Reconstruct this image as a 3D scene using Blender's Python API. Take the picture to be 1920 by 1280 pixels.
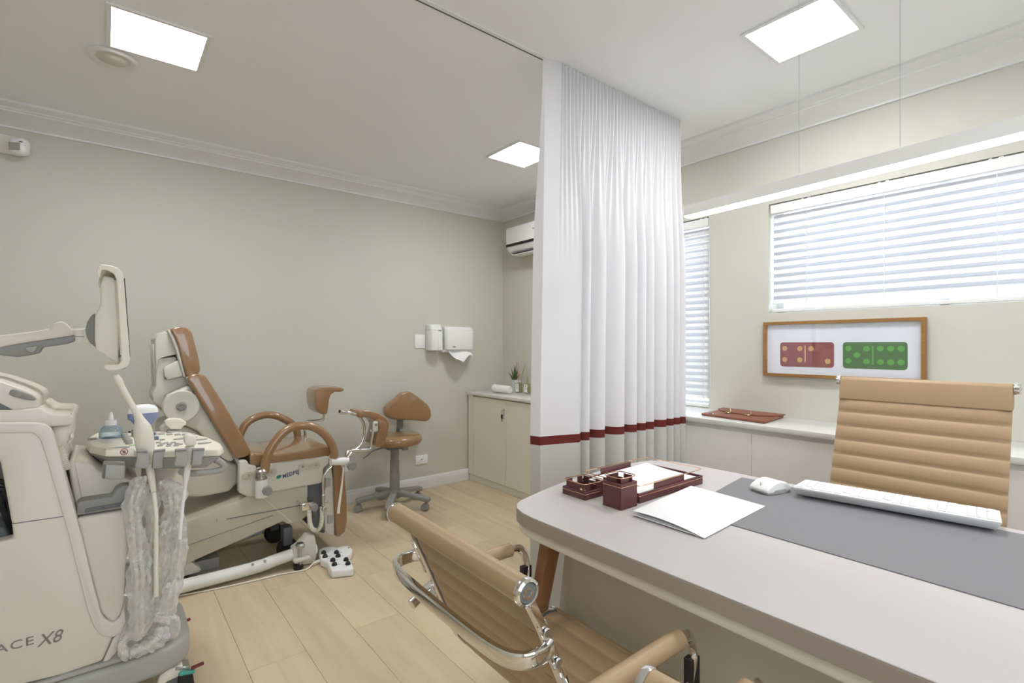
import bpy, bmesh, math, random
from math import sin, cos, pi, radians, atan2
from mathutils import Vector, Matrix
random.seed(7)
for o in list(bpy.data.objects): bpy.data.objects.remove(o)
scene = bpy.context.scene
COL = scene.collection

# ---------------------------------------------------------------- camera, world, exposure
cam_data = bpy.data.cameras.new('camera'); cam_data.sensor_width = 36; cam_data.lens = 17.74
cam_data.shift_y = 5.5 / 1920; cam_data.clip_start = 0.02
cam = bpy.data.objects.new('camera', cam_data); COL.objects.link(cam)
cam.location = (0, 0, 1.25); cam.rotation_euler = (radians(90), 0, radians(-38.72))
scene.camera = cam
world = bpy.data.worlds.new('daylight'); scene.world = world; world.use_nodes = True
bg = world.node_tree.nodes['Background']
bg.inputs[0].default_value = (0.80, 0.88, 1.0, 1); bg.inputs[1].default_value = 1.9
scene.view_settings.view_transform = 'Standard'; scene.view_settings.look = 'None'
scene.view_settings.gamma = 1.0; scene.view_settings.use_curve_mapping = False
scene.view_settings.exposure = 1.26
PANEL = 20.0
STRIP = 5.0      # linear pendant brightness

# ---------------------------------------------------------------- materials
def C(r, g, b):
    f = lambda c: (c/255/12.92) if c/255 <= .04045 else ((c/255+.055)/1.055)**2.4
    return (f(r), f(g), f(b), 1)
def mat(name, col, rough=.5, metal=0., bump=0., scale=200., var=.04, coat=0., emit=None, strength=0., vscale=6., trans=0., spec=.5):
    m = bpy.data.materials.new(name); m.use_nodes = True; nt = m.node_tree; N = nt.nodes; L = nt.links
    p = N['Principled BSDF']; p.inputs['Roughness'].default_value = rough; p.inputs['Metallic'].default_value = metal
    p.inputs['Specular IOR Level'].default_value = spec
    if coat: p.inputs['Coat Weight'].default_value = coat; p.inputs['Coat Roughness'].default_value = .06
    if trans: p.inputs['Transmission Weight'].default_value = trans
    tc = N.new('ShaderNodeTexCoord'); nz = N.new('ShaderNodeTexNoise'); nz.inputs['Scale'].default_value = vscale; nz.inputs['Detail'].default_value = 4
    L.new(tc.outputs['Object'], nz.inputs['Vector'])
    mx = N.new('ShaderNodeMix'); mx.data_type = 'RGBA'
    mx.inputs[6].default_value = tuple(c*(1-var) for c in col[:3])+(1,); mx.inputs[7].default_value = tuple(min(1, c*(1+var)) for c in col[:3])+(1,)
    L.new(nz.outputs['Fac'], mx.inputs[0]); L.new(mx.outputs[2], p.inputs['Base Color'])
    if bump:
        n2 = N.new('ShaderNodeTexNoise'); n2.inputs['Scale'].default_value = scale; n2.inputs['Detail'].default_value = 3
        L.new(tc.outputs['Object'], n2.inputs['Vector'])
        b = N.new('ShaderNodeBump'); b.inputs['Strength'].default_value = bump; b.inputs['Distance'].default_value = .003
        L.new(n2.outputs['Fac'], b.inputs['Height']); L.new(b.outputs[0], p.inputs['Normal'])
        if coat: L.new(b.outputs[0], p.inputs['Coat Normal'])
    if emit: p.inputs['Emission Color'].default_value = emit; p.inputs['Emission Strength'].default_value = strength
    return m
def clear_mat(name, col, clear=.9, rough=.05, body=None):
    # thin clear sheet: see-through, a little gloss, optionally a milky share
    m = bpy.data.materials.new(name); m.use_nodes = True; nt = m.node_tree; N = nt.nodes; L = nt.links
    N.remove(N['Principled BSDF']); out = N['Material Output']
    t = N.new('ShaderNodeBsdfTransparent'); t.inputs[0].default_value = col
    g = N.new('ShaderNodeBsdfGlossy'); g.inputs['Roughness'].default_value = rough
    if body:
        d = N.new('ShaderNodeBsdfDiffuse'); d.inputs[0].default_value = body
        tl = N.new('ShaderNodeBsdfTranslucent'); tl.inputs[0].default_value = body
        a = N.new('ShaderNodeMixShader'); a.inputs[0].default_value = .35; L.new(d.outputs[0], a.inputs[1]); L.new(tl.outputs[0], a.inputs[2])
        b = N.new('ShaderNodeMixShader'); b.inputs[0].default_value = .18; L.new(a.outputs[0], b.inputs[1]); L.new(g.outputs[0], b.inputs[2])
        tc = N.new('ShaderNodeTexCoord'); nz = N.new('ShaderNodeTexNoise'); nz.inputs['Scale'].default_value = 45; nz.inputs['Detail'].default_value = 5
        L.new(tc.outputs['Object'], nz.inputs['Vector'])
        lw = N.new('ShaderNodeLayerWeight'); lw.inputs[0].default_value = .45
        sm = N.new('ShaderNodeMath'); sm.operation = 'MULTIPLY_ADD'; L.new(nz.outputs['Fac'], sm.inputs[0]); sm.inputs[1].default_value = .5; L.new(lw.outputs['Facing'], sm.inputs[2])
        mr = N.new('ShaderNodeMapRange'); mr.inputs[1].default_value = .25; mr.inputs[2].default_value = 1.05; mr.inputs[3].default_value = 1-clear-.22; mr.inputs[4].default_value = 1-clear+.45
        L.new(sm.outputs[0], mr.inputs[0])
        bp = N.new('ShaderNodeBump'); bp.inputs['Strength'].default_value = .5; bp.inputs['Distance'].default_value = .004
        L.new(nz.outputs['Fac'], bp.inputs['Height'])
        for s in (g, d): L.new(bp.outputs[0], s.inputs['Normal'])
        mx = N.new('ShaderNodeMixShader'); L.new(mr.outputs[0], mx.inputs[0]); L.new(t.outputs[0], mx.inputs[1]); L.new(b.outputs[0], mx.inputs[2])
    else:
        mx = N.new('ShaderNodeMixShader'); mx.inputs[0].default_value = 1-clear; L.new(t.outputs[0], mx.inputs[1]); L.new(g.outputs[0], mx.inputs[2])
    L.new(mx.outputs[0], out.inputs[0]); return m
def fabric_mat(name, col, trans=.3, var=.03):
    m = bpy.data.materials.new(name); m.use_nodes = True; nt = m.node_tree; N = nt.nodes; L = nt.links
    N.remove(N['Principled BSDF']); out = N['Material Output']
    d = N.new('ShaderNodeBsdfDiffuse'); d.inputs['Color'].default_value = col; t = N.new('ShaderNodeBsdfTranslucent'); t.inputs['Color'].default_value = col
    tc = N.new('ShaderNodeTexCoord'); nz = N.new('ShaderNodeTexNoise'); nz.inputs['Scale'].default_value = 700
    L.new(tc.outputs['Object'], nz.inputs['Vector']); b = N.new('ShaderNodeBump'); b.inputs['Strength'].default_value = .12; b.inputs['Distance'].default_value = .001
    L.new(nz.outputs['Fac'], b.inputs['Height']); L.new(b.outputs[0], d.inputs['Normal'])
    mx = N.new('ShaderNodeMixShader'); mx.inputs[0].default_value = trans; L.new(d.outputs[0], mx.inputs[1]); L.new(t.outputs[0], mx.inputs[2]); L.new(mx.outputs[0], out.inputs[0])
    return m
def wood_mat(name, base, dark, scale=(14, 1.2, 14), rough=.45, per_piece=.0, amount=.35):
    m = bpy.data.materials.new(name); m.use_nodes = True; nt = m.node_tree; N = nt.nodes; L = nt.links
    p = N['Principled BSDF']; p.inputs['Roughness'].default_value = rough; p.inputs['Specular IOR Level'].default_value = .35
    tc = N.new('ShaderNodeTexCoord'); oi = N.new('ShaderNodeObjectInfo')
    add = N.new('ShaderNodeVectorMath'); add.operation = 'MULTIPLY_ADD'; L.new(oi.outputs['Random'], add.inputs[0]); add.inputs[1].default_value = (37, 53, 11); L.new(tc.outputs['Object'], add.inputs[2])
    mp = N.new('ShaderNodeMapping'); mp.inputs['Scale'].default_value = scale; L.new(add.outputs[0], mp.inputs['Vector'])
    nz = N.new('ShaderNodeTexNoise'); nz.inputs['Scale'].default_value = 1.0; nz.inputs['Detail'].default_value = 8; nz.inputs['Roughness'].default_value = .62; nz.inputs['Distortion'].default_value = .6
    L.new(mp.outputs[0], nz.inputs['Vector'])
    ramp = N.new('ShaderNodeMapRange'); ramp.inputs[1].default_value = .35; ramp.inputs[2].default_value = .75; ramp.inputs[3].default_value = 0; ramp.inputs[4].default_value = amount*2
    L.new(nz.outputs['Fac'], ramp.inputs[0])
    mx = N.new('ShaderNodeMix'); mx.data_type = 'RGBA'; mx.inputs[6].default_value = base; mx.inputs[7].default_value = dark; L.new(ramp.outputs[0], mx.inputs[0])
    hs = N.new('ShaderNodeHueSaturation'); L.new(mx.outputs[2], hs.inputs['Color'])
    r2 = N.new('ShaderNodeMapRange'); r2.inputs[3].default_value = 1-per_piece; r2.inputs[4].default_value = 1+per_piece; L.new(oi.outputs['Random'], r2.inputs[0]); L.new(r2.outputs[0], hs.inputs['Value'])
    L.new(hs.outputs[0], p.inputs['Base Color'])
    b = N.new('ShaderNodeBump'); b.inputs['Strength'].default_value = .08; b.inputs['Distance'].default_value = .002; L.new(nz.outputs['Fac'], b.inputs['Height']); L.new(b.outputs[0], p.inputs['Normal'])
    return m

MT = {}
MT['wall'] = mat('wall_paint', C(206, 205, 193), .75, bump=.05, scale=300, var=.015, vscale=2)
MT['ceiling'] = mat('ceiling_paint', C(240, 241, 241), .8, bump=.03, scale=250, var=.01, vscale=2)
MT['trim'] = mat('white_trim_paint', C(232, 232, 230), .45, var=.01)
MT['plank'] = wood_mat('light_oak_plank', C(212, 195, 165), C(188, 166, 133), per_piece=.055)
MT['subfloor'] = mat('dark_joint', C(138, 116, 88), .9, bump=.2)
MT['white'] = mat('white_plastic', C(238, 238, 236), .35, var=.01)
MT['white_matte'] = mat('white_matte', C(240, 240, 240), .7, var=.01, bump=.03, scale=500)
MT['cream'] = mat('cream_plastic', C(222, 215, 202), .4, var=.015, bump=.02, scale=900)
MT['ivory'] = mat('ivory_plastic', C(232, 228, 212), .4, var=.02)
MT['ivory_light'] = mat('pale_cream_lip', C(224, 218, 208), .42, var=.01)
MT['grey'] = mat('grey_plastic', C(143, 142, 138), .45, var=.02)
MT['grey_light'] = mat('light_grey_plastic', C(168, 167, 161), .45, var=.02)
MT['grey_dark'] = mat('dark_grey_plastic', C(105, 107, 110), .5, var=.03)
MT['black'] = mat('black_rubber', C(28, 28, 30), .5, var=.05)
MT['chair_shell'] = mat('sage_white_shell', C(212, 210, 196), .42, var=.015, bump=.03, scale=600)
MT['chair_steel'] = mat('painted_beige_steel', C(196, 189, 170), .35, var=.02)
MT['white_steel'] = mat('white_enamel', C(232, 232, 226), .3, var=.015)
MT['brown'] = mat('brown_vinyl_wrapped', C(150, 114, 76), .33, bump=.22, scale=24, var=.10, vscale=9, coat=1.)
MT['chrome'] = mat('chrome', (.80, .79, .77, 1), .08, 1., var=.02)
MT['steel'] = mat('brushed_steel', (.55, .55, .54, 1), .3, 1., var=.05)
MT['tan'] = mat('tan_leather', C(174, 147, 113), .45, bump=.10, scale=420, var=.03, vscale=14)
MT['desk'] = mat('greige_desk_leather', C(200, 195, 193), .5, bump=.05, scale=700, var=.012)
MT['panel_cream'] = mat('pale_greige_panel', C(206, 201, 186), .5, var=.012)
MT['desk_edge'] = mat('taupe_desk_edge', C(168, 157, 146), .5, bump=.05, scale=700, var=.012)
MT['desk_cream'] = mat('cream_lacquer', C(226, 222, 206), .45, var=.01)
MT['desk_leg'] = mat('brown_stitched_leather', C(150, 108, 74), .5, bump=.12, scale=300, var=.05)
MT['mat'] = mat('grey_desk_leather', C(128, 127, 130), .5, bump=.06, scale=600, var=.015)
MT['cab'] = mat('greige_lacquer', C(230, 228, 211), .5, var=.01)
MT['cab2'] = mat('warm_grey_lacquer', C(242, 239, 236), .5, var=.01)
MT['top'] = mat('white_counter', C(228, 228, 222), .18, var=.01)
MT['burgundy'] = mat('burgundy_leather', C(98, 54, 55), .45, bump=.12, scale=300, var=.14, vscale=20)
MT['burg_dark'] = mat('dark_lining', C(40, 22, 22), .7, var=.1)
MT['copper'] = mat('copper_wire', (.83, .52, .33, 1), .2, 1., var=.03)
MT['gold'] = mat('gold_plate', (.83, .70, .38, 1), .25, 1., var=.1, vscale=60)
MT['paper'] = mat('white_paper', C(246, 246, 246), .75, var=.006)
MT['curtain'] = fabric_mat('white_voile', C(234, 233, 235), .22)
MT['curtain_grey'] = fabric_mat('grey_hem_cloth', C(202, 201, 197), .1)
MT['curtain_band'] = fabric_mat('burgundy_band_cloth', C(112, 56, 52), .03)
MT['slat'] = fabric_mat('white_slat', C(236, 237, 239), .11)
MT['glass'] = clear_mat('window_glass', (.97, .98, 1, 1), .94, .0)
MT['oak'] = wood_mat('oak_frame', C(164, 122, 72), C(126, 86, 46), (60, 5, 60), .45, 0, .4)
MT['panel_glow'] = mat('panel_diffuser', (1, 1, 1, 1), .6, emit=(.98, .985, 1., 1), strength=PANEL, var=0)
MT['strip_glow'] = mat('strip_diffuser', (1, 1, 1, 1), .6, emit=(1., .97, .92, 1), strength=STRIP, var=0)
MT['profile_glow'] = mat('opal_profile', (.85, .85, .83, 1), .6, emit=(1., .97, .92, 1), strength=.05, var=0)
MT['frosted'] = mat('frosted_glass', C(205, 205, 192), .5, var=.06, vscale=40)
MT['red_print'] = mat('red_print_ink', C(150, 80, 76), .6, var=.02)
MT['tan_print'] = mat('tan_print_ink', C(222, 170, 112), .6, var=.02)
MT['green_print'] = mat('green_print_ink', C(88, 124, 74), .6, var=.02)
MT['lime_print'] = mat('lime_print_ink', C(104, 176, 80), .6, var=.02)
MT['brown_leather'] = mat('reddish_brown_leather', C(134, 82, 62), .5, bump=.1, scale=260, var=.07, vscale=12)
MT['wrap'] = clear_mat('crinkled_plastic', (.99, .99, .99, 1), .46, .18, C(244, 244, 242))
MT['gel'] = clear_mat('clear_blue_gel', (.86, .93, .97, 1), .66, .05, C(190, 212, 228))
MT['bottle_glass'] = clear_mat('pale_amber_glass', (.90, .88, .74, 1), .75, .03, C(205, 200, 165))
MT['blue_plastic'] = mat('lilac_blue_plastic', C(140, 148, 185), .45, var=.02)
MT['leaf'] = mat('aloe_green', C(78, 96, 58), .5, var=.2, vscale=40)
MT['pot'] = mat('pale_grey_ceramic', C(200, 204, 202), .4, var=.02)
MT['reed'] = mat('reed_stick', C(170, 120, 88), .7, var=.1, vscale=50)
MT['terry'] = mat('white_terry', C(240, 240, 232), .95, bump=.6, scale=260, var=.03)
MT['ink'] = mat('grey_lettering', C(126, 123, 117), .5, var=.02)
MT['navy'] = mat('navy_lettering', C(66, 72, 120), .5, var=.02)
MT['green_mark'] = mat('green_lettering', C(32, 122, 98), .5, var=.02)
MT['red_mark'] = mat('red_lettering', C(170, 70, 66), .5, var=.02)
MT['teal'] = mat('teal_plastic', C(76, 168, 150), .4, var=.03)
MT['maroon'] = mat('maroon_plastic', C(120, 42, 48), .4, var=.03)
MT['slate'] = mat('slate_blue_key', C(112, 124, 146), .5, var=.03)
MT['lime_key'] = mat('lime_key', C(170, 205, 130), .5, var=.03)
MT['track'] = mat('dark_track_slot', C(92, 92, 90), .6, var=.03)

# ---------------------------------------------------------------- mesh helpers
class B:
    def __init__(s): s.bm = bmesh.new()
    def _bev(s, verts, b, seg, sel=None):
        if b <= 0: return
        es = set(e for v in verts for e in v.link_edges)
        if sel: es = [e for e in es if sel(e)]
        bmesh.ops.bevel(s.bm, geom=list(es), offset=b, segments=seg, profile=.5, affect='EDGES', clamp_overlap=True)
    def box(s, x0, x1, y0, y1, z0, z1, b=0., seg=2, M=None):
        r = bmesh.ops.create_cube(s.bm, size=1.0)
        for v in r['verts']:
            v.co = Vector(((x0+x1)/2+v.co.x*(x1-x0), (y0+y1)/2+v.co.y*(y1-y0), (z0+z1)/2+v.co.z*(z1-z0)))
            if M: v.co = M @ v.co
        s._bev(r['verts'], b, seg); return s
    def prism(s, pts, axis, a0, a1, b=0., seg=3, taper=None, M=None):
        n = len(pts)
        def P(p, a):
            u, w = p
            c = {'Y': (u, a, w), 'X': (a, u, w), 'Z': (u, w, a)}[axis]
            return M @ Vector(c) if M else Vector(c)
        lo = [s.bm.verts.new(P(p, a0)) for p in pts]
        q = taper if taper else pts
        hi = [s.bm.verts.new(P(p, a1)) for p in q]
        fs = [s.bm.faces.new(lo), s.bm.faces.new(hi[::-1])]
        for i in range(n): fs.append(s.bm.faces.new((lo[i], hi[i], hi[(i+1) % n], lo[(i+1) % n])))
        bmesh.ops.recalc_face_normals(s.bm, faces=fs)
        s._bev(lo+hi, b, seg); return s
    def tube(s, path, r, n=10, sub=6, closed=False, wh=None, cap=True, up=None):
        P = [Vector(p) for p in path]
        if sub > 1 and len(P) > 2: P, T = catmull(P, sub, closed)
        else: T = [i/(max(1, len(P)-1)) for i in range(len(P))]
        m = len(P)
        def rad(i):
            if not isinstance(r, (list, tuple)): return r
            t = T[i]*(len(r)-1); k = min(int(t), len(r)-2); return r[k]+(r[k+1]-r[k])*(t-k)
        rings = []; prev = None
        for i in range(m):
            a = P[(i-1) % m] if (closed or i > 0) else P[i]; b_ = P[(i+1) % m] if (closed or i < m-1) else P[i]
            t = (b_-a).normalized()
            if prev is None:
                x = Vector(up) if up else (Vector((0, 0, 1)) if abs(t.z) < .9 else Vector((1, 0, 0)))
                nrm = (x-t*x.dot(t)).normalized()
            else: nrm = (prev-t*prev.dot(t)).normalized()
            prev = nrm; bn = t.cross(nrm); rr = rad(i); ring = []
            for k in range(n):
                a_ = 2*pi*k/n
                if wh:
                    ca, sa = cos(a_), sin(a_); e = .45
                    ring.append(s.bm.verts.new(P[i]+nrm*(wh[1]/2*abs(ca)**e*(1 if ca > 0 else -1))+bn*(wh[0]/2*abs(sa)**e*(1 if sa > 0 else -1))))
                else: ring.append(s.bm.verts.new(P[i]+nrm*rr*cos(a_)+bn*rr*sin(a_)))
            rings.append(ring)
        for i in range(m if closed else m-1):
            A, D = rings[i], rings[(i+1) % m]
            for k in range(n): s.bm.faces.new((A[k], A[(k+1) % n], D[(k+1) % n], D[k]))
        if cap and not closed:
            s.bm.faces.new(rings[0][::-1]); s.bm.faces.new(rings[-1])
        return s
    def lathe(s, prof, c, axis=(0, 0, 1), n=20, sx=1., sy=1.):
        ax = Vector(axis).normalized(); M = ax.to_track_quat('Z', 'Y').to_matrix(); c = Vector(c); rings = []
        for r, h in prof:
            if r < 1e-6: rings.append([s.bm.verts.new(c+M @ Vector((0, 0, h)))])
            else: rings.append([s.bm.verts.new(c+M @ Vector((sx*r*cos(2*pi*k/n), sy*r*sin(2*pi*k/n), h))) for k in range(n)])
        for A, D in zip(rings, rings[1:]):
            if len(A) == 1 and len(D) == 1: continue
            for k in range(n):
                k2 = (k+1) % n
                if len(A) == 1: s.bm.faces.new((A[0], D[k2], D[k]))
                elif len(D) == 1: s.bm.faces.new((A[k], A[k2], D[0]))
                else: s.bm.faces.new((A[k], A[k2], D[k2], D[k]))
        if len(rings[0]) > 1: s.bm.faces.new(rings[0][::-1])
        if len(rings[-1]) > 1: s.bm.faces.new(rings[-1])
        return s
    def cyl(s, a, b, r, n=16, r2=None, bev=0.):
        a = Vector(a); b = Vector(b); h = (b-a).length; r2 = r if r2 is None else r2
        pr = [(0, 0), (r, 0), (r2, h), (0, h)] if not bev else [(0, 0), (r-bev, 0), (r, bev), (r2, h-bev), (r2-bev, h), (0, h)]
        return s.lathe(pr, a, b-a, n)
    def sph(s, c, r, n=14, M=None):
        r = (r, r, r) if not isinstance(r, tuple) else r
        q = bmesh.ops.create_uvsphere(s.bm, u_segments=n, v_segments=max(6, n//2+1), radius=1)
        for v in q['verts']:
            w = Vector((v.co.x*r[0], v.co.y*r[1], v.co.z*r[2]))
            if M: w = M @ w
            v.co = Vector(c)+w
        return s
    def grid(s, fn, nu, nv, thick=0., closed_u=False):
        V = [[s.bm.verts.new(fn(i/nu, j/nv)) for j in range(nv+1)] for i in range(nu if closed_u else nu+1)]
        fs = []
        for i in range(nu):
            a = V[i]; d = V[(i+1) % len(V)]
            for j in range(nv): fs.append(s.bm.faces.new((a[j], d[j], d[j+1], a[j+1])))
        if thick:
            bmesh.ops.recalc_face_normals(s.bm, faces=fs)
            bmesh.ops.solidify(s.bm, geom=fs, thickness=thick)
        return s
    def move(s, M):
        bmesh.ops.transform(s.bm, matrix=M, verts=s.bm.verts); return s
def catmull(P, sub, closed):
    out = []; T = []; n = len(P); segs = n if closed else n-1
    for i in range(segs):
        p0 = P[(i-1) % n] if (closed or i > 0) else P[0]*2-P[1]
        p1 = P[i]; p2 = P[(i+1) % n]; p3 = P[(i+2) % n] if (closed or i < n-2) else P[-1]*2-P[-2]
        for k in range(sub):
            t = k/sub; t2 = t*t; t3 = t2*t
            out.append(.5*((2*p1)+(p2-p0)*t+(2*p0-5*p1+4*p2-p3)*t2+(3*p1-3*p2-p0+p3)*t3)); T.append((i+t)/segs)
    if not closed: out.append(P[-1].copy()); T.append(1.)
    return out, T
def rot_about(c, axis, deg):
    return Matrix.Translation(Vector(c)) @ Matrix.Rotation(radians(deg), 4, axis) @ Matrix.Translation(-Vector(c))

WL = {}     # world base of each thing and part
def thing(name, label, cat, loc, group=None):
    o = bpy.data.objects.new(name, None); COL.objects.link(o); o.location = loc; o.empty_display_size = .05
    o['label'] = label; o['category'] = cat
    if group: o['group'] = group
    WL[o.name] = Vector(loc); return o
def obj(name, b, m, parent=None, smooth=38, label=None, base=None):
    bm = b.bm
    bmesh.ops.recalc_face_normals(bm, faces=bm.faces)
    if parent: org = WL[parent.name]
    else:
        xs = [v.co for v in bm.verts]
        org = Vector(base) if base else Vector(((min(v.x for v in xs)+max(v.x for v in xs))/2, (min(v.y for v in xs)+max(v.y for v in xs))/2, min(v.z for v in xs)))
    for v in bm.verts: v.co -= org
    for f in bm.faces: f.smooth = True
    me = bpy.data.meshes.new(name); bm.to_mesh(me); bm.free()
    me.set_sharp_from_angle(angle=radians(smooth)); me.materials.append(MT[m])
    o = bpy.data.objects.new(name, me); COL.objects.link(o)
    if parent: o.parent = parent
    else: o.location = org
    WL[o.name] = org
    if label: o['label'] = label
    return o
def tag(o, label, cat, group=None):
    o['label'] = label; o['category'] = cat
    if group: o['group'] = group
    return o
def struct(name, b, m, parent=None, smooth=38):
    o = obj(name, b, m, parent, smooth)
    if not parent: o['kind'] = 'structure'
    return o
def dup(o, parent=None):
    c = o.copy(); COL.objects.link(c); WL[c.name] = WL.get(o.name, Vector())
    if parent: c.parent = parent
    for ch in [x for x in bpy.data.objects if x.parent == o]: dup(ch, c)
    return c
def kids(o): return [x for x in bpy.data.objects if x.parent == o]
def text_b(body, size, M, depth=.0006, shear=0., space=1., bold=0.):
    cu = bpy.data.curves.new('lettering', 'FONT'); cu.body = body; cu.size = size; cu.extrude = depth; cu.shear = shear; cu.space_character = space; cu.resolution_u = 3; cu.offset = bold
    t = bpy.data.objects.new('lettering', cu); COL.objects.link(t)
    bpy.context.view_layer.update()
    me = bpy.data.meshes.new_from_object(t.evaluated_get(bpy.context.evaluated_depsgraph_get()))
    b = B(); b.bm.from_mesh(me); bpy.data.objects.remove(t); bpy.data.meshes.remove(me)
    return b.move(M)
def face_minus_y(x, y, z, tilt=0): return Matrix.Translation((x, y, z)) @ Matrix.Rotation(radians(-tilt), 4, 'Y') @ Matrix.Rotation(radians(90), 4, 'X')
def lerp(a, b, t): return a+(b-a)*t
def V3(pts, y): return [(p[0], y, p[1]) for p in pts]

# ================================================================ the room
XW, YW, ZC = 3.014, 3.905, 2.54          # window wall, long wall, ceiling
XL, YR = -1.7, -2.0                      # walls behind the camera
fl = struct('floor', B().box(XL, XW, YR, YW, -.06, -.012), 'subfloor')
px = .214; x = .42-px*11; k = 0
pg = random.Random(3)
while x < XW:
    x0, x1 = max(x, XL), min(x+px, XW)
    # joints seen in the photograph, then a regular stagger
    kk = round((x-.42)/px)
    near = {0: 2.133, 1: 2.772, 2: 2.16, -1: 1.72, 3: 2.62}.get(kk, .9+pg.random()*1.1)
    ys = [YR]; y = near
    while y-1.22 > YR: y -= 1.22
    while y < 2.95:
        if y-ys[-1] > .12: ys.append(y)
        y += 1.22
    ys.append(2.967); y = 2.967+.25+pg.random()*.6
    if y < YW-.1: ys.append(y)
    ys.append(YW)
    for a, c in zip(ys, ys[1:]):
        if x1-x0 > .01: obj('plank', B().box(x0+.0005, x1-.0005, a+.0005, c-.0005, -.012, 0, .0006, 1), 'plank', fl)
    x += px
struct('ceiling', B().box(XL-.1, XW+.2, YR-.1, YW+.1, ZC, ZC+.1), 'ceiling')
struct('wall_left', B().box(XL-.1, XW+.2, YW, YW+.1, -.06, ZC), 'wall')
W_FILL = (-1.2, 1.1, .75, 2.2)               # unseen window added behind the camera for fill daylight
struct('wall_rear', B().box(XL-.1, XL, YR, YW, -.06, ZC), 'wall')
b = B(); b.box(XL-.1, W_FILL[0], YR-.1, YR, -.06, ZC); b.box(W_FILL[1], XW+.2, YR-.1, YR, -.06, ZC); b.box(W_FILL[0], W_FILL[1], YR-.1, YR, -.06, W_FILL[2]); b.box(W_FILL[0], W_FILL[1], YR-.1, YR, W_FILL[3], ZC)
struct('wall_near', b, 'wall')
# window wall with two openings
W1 = (-.95, 1.363, 1.432, 2.066)         # long window: y0, y1, z0, z1
W2 = (1.738, 2.16, .838, 2.072)          # narrow window
wb = B(); T0, T1 = XW, XW+.2
wb.box(T0, T1, W2[1], YW, -.06, ZC); wb.box(T0, T1, W1[1], W2[0], -.06, ZC); wb.box(T0, T1, YR, W1[0], -.06, ZC)
wb.box(T0, T1, W1[0], W1[1], -.06, W1[2]); wb.box(T0, T1, W1[0], W1[1], W1[3], ZC)
wb.box(T0, T1, W2[0], W2[1], -.06, W2[2]); wb.box(T0, T1, W2[0], W2[1], W2[3], ZC)
struct('wall_right', wb, 'wall')
def window(n, W, mull):
    y0, y1, z0, z1 = W; b = B(); t = .035; xa, xb = XW+.12, XW+.17
    b.box(xa, xb, y0, y1, z0, z0+t); b.box(xa, xb, y0, y1, z1-t, z1); b.box(xa, xb, y0, y0+t, z0, z1); b.box(xa, xb, y1-t, y1, z0, z1)
    for q in mull: b.box(xa, xb, q-t/2, q+t/2, z0, z1)
    o = struct('window_%d' % n, b, 'trim')
    e = [y0+t]+[q for q in mull]+[y1-t]
    for a, c in zip(e, e[1:]): obj('window_pane', B().box(XW+.143, XW+.147, a, c, z0+t, z1-t), 'glass', o)
window(1, W1, (-.18, .59)); window(2, W2, ())
for n, W, xw in ((3, W_FILL, False),):  # frame and panes of the added, unseen fill window
    a0, a1, z0, z1 = W; b = B(); tt = .05; mid = (a0+a1)/2
    def bar(p0, p1, q0, q1):
        if xw: b.box(XL-.07, XL-.02, p0, p1, q0, q1)
        else: b.box(p0, p1, YR-.07, YR-.02, q0, q1)
    bar(a0, a1, z0, z0+tt); bar(a0, a1, z1-tt, z1); bar(a0, a0+tt, z0, z1); bar(a1-tt, a1, z0, z1); bar(mid-tt/2, mid+tt/2, z0, z1)
    o = struct('window_%d' % n, b, 'trim')
    for p0, p1 in ((a0+tt, mid-tt/2), (mid+tt/2, a1-tt)):
        obj('window_pane', B().box(XL-.047, XL-.043, p0, p1, z0+tt, z1-tt) if xw else B().box(p0, p1, YR-.047, YR-.043, z0+tt, z1-tt), 'glass', o)
# cornice and baseboard
def cornice(d): return [(0, 2.441), (.012, 2.441), (.014, 2.450), (.03, 2.462), (.058, 2.476), (.095, 2.489), (.118, 2.497), (.12, 2.505), (.13, 2.507), (.134, 2.515), (.155, 2.520), (.172, 2.529), (.175, 2.540), (0, 2.540)]
struct('trim_1', B().prism([(YW-d, z) for d, z in cornice(0)], 'X', XL, XW), 'trim', smooth=30)
struct('trim_2', B().prism([(XW-d, z) for d, z in cornice(0)], 'Y', YR, YW-.001), 'trim', smooth=30)
bbp = [(0, 0), (.016, 0), (.016, .076), (.013, .079), (.013, .083), (.015, .086), (.010, .094), (.009, .1), (0, .102)]
struct('baseboard_left', B().prism([(YW-d, z+.001) for d, z in bbp], 'X', XL, 2.618), 'trim', smooth=25)

# ---------------------------------------------------------------- ceiling lights
def panel(x0, y0, x1, y1, lab):
    t = thing('ceiling_light', lab, 'ceiling light', ((x0+x1)/2, (y0+y1)/2, ZC-.012), 'recessed square ceiling panels')
    f = B(); w = .016; za, zb = ZC-.008, ZC
    f.box(x0-w, x1+w, y0-w, y0, za, zb); f.box(x0-w, x1+w, y1, y1+w, za, zb); f.box(x0-w, x0, y0, y1, za, zb); f.box(x1, x1+w, y0, y1, za, zb)
    obj('light_frame', f, 'trim', t)
    obj('light_diffuser', B().box(x0, x1, y0, y1, ZC-.004, ZC-.001), 'panel_glow', t, label='glowing white diffuser')
    return t
panel(.012, 2.448, .325, 2.772, 'square ceiling light above the examination chair, next to the round speaker')
panel(2.07, .72, 2.385, 1.03, 'square ceiling light above the desk, to the right of the curtain')
panel(2.04, 2.465, 2.355, 2.80, 'square ceiling light partly hidden by the left edge of the curtain')
panel(2.07, -1.06, 2.385, -.745, 'added fill light, square ceiling panel at the near end of the window side, out of frame')  # unseen panel, added to supply light from the near end
panel(.012, -1.06, .325, -.745, 'added fill light, square ceiling panel behind the camera, out of frame')  # second unseen panel, added to light surfaces facing the camera

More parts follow.
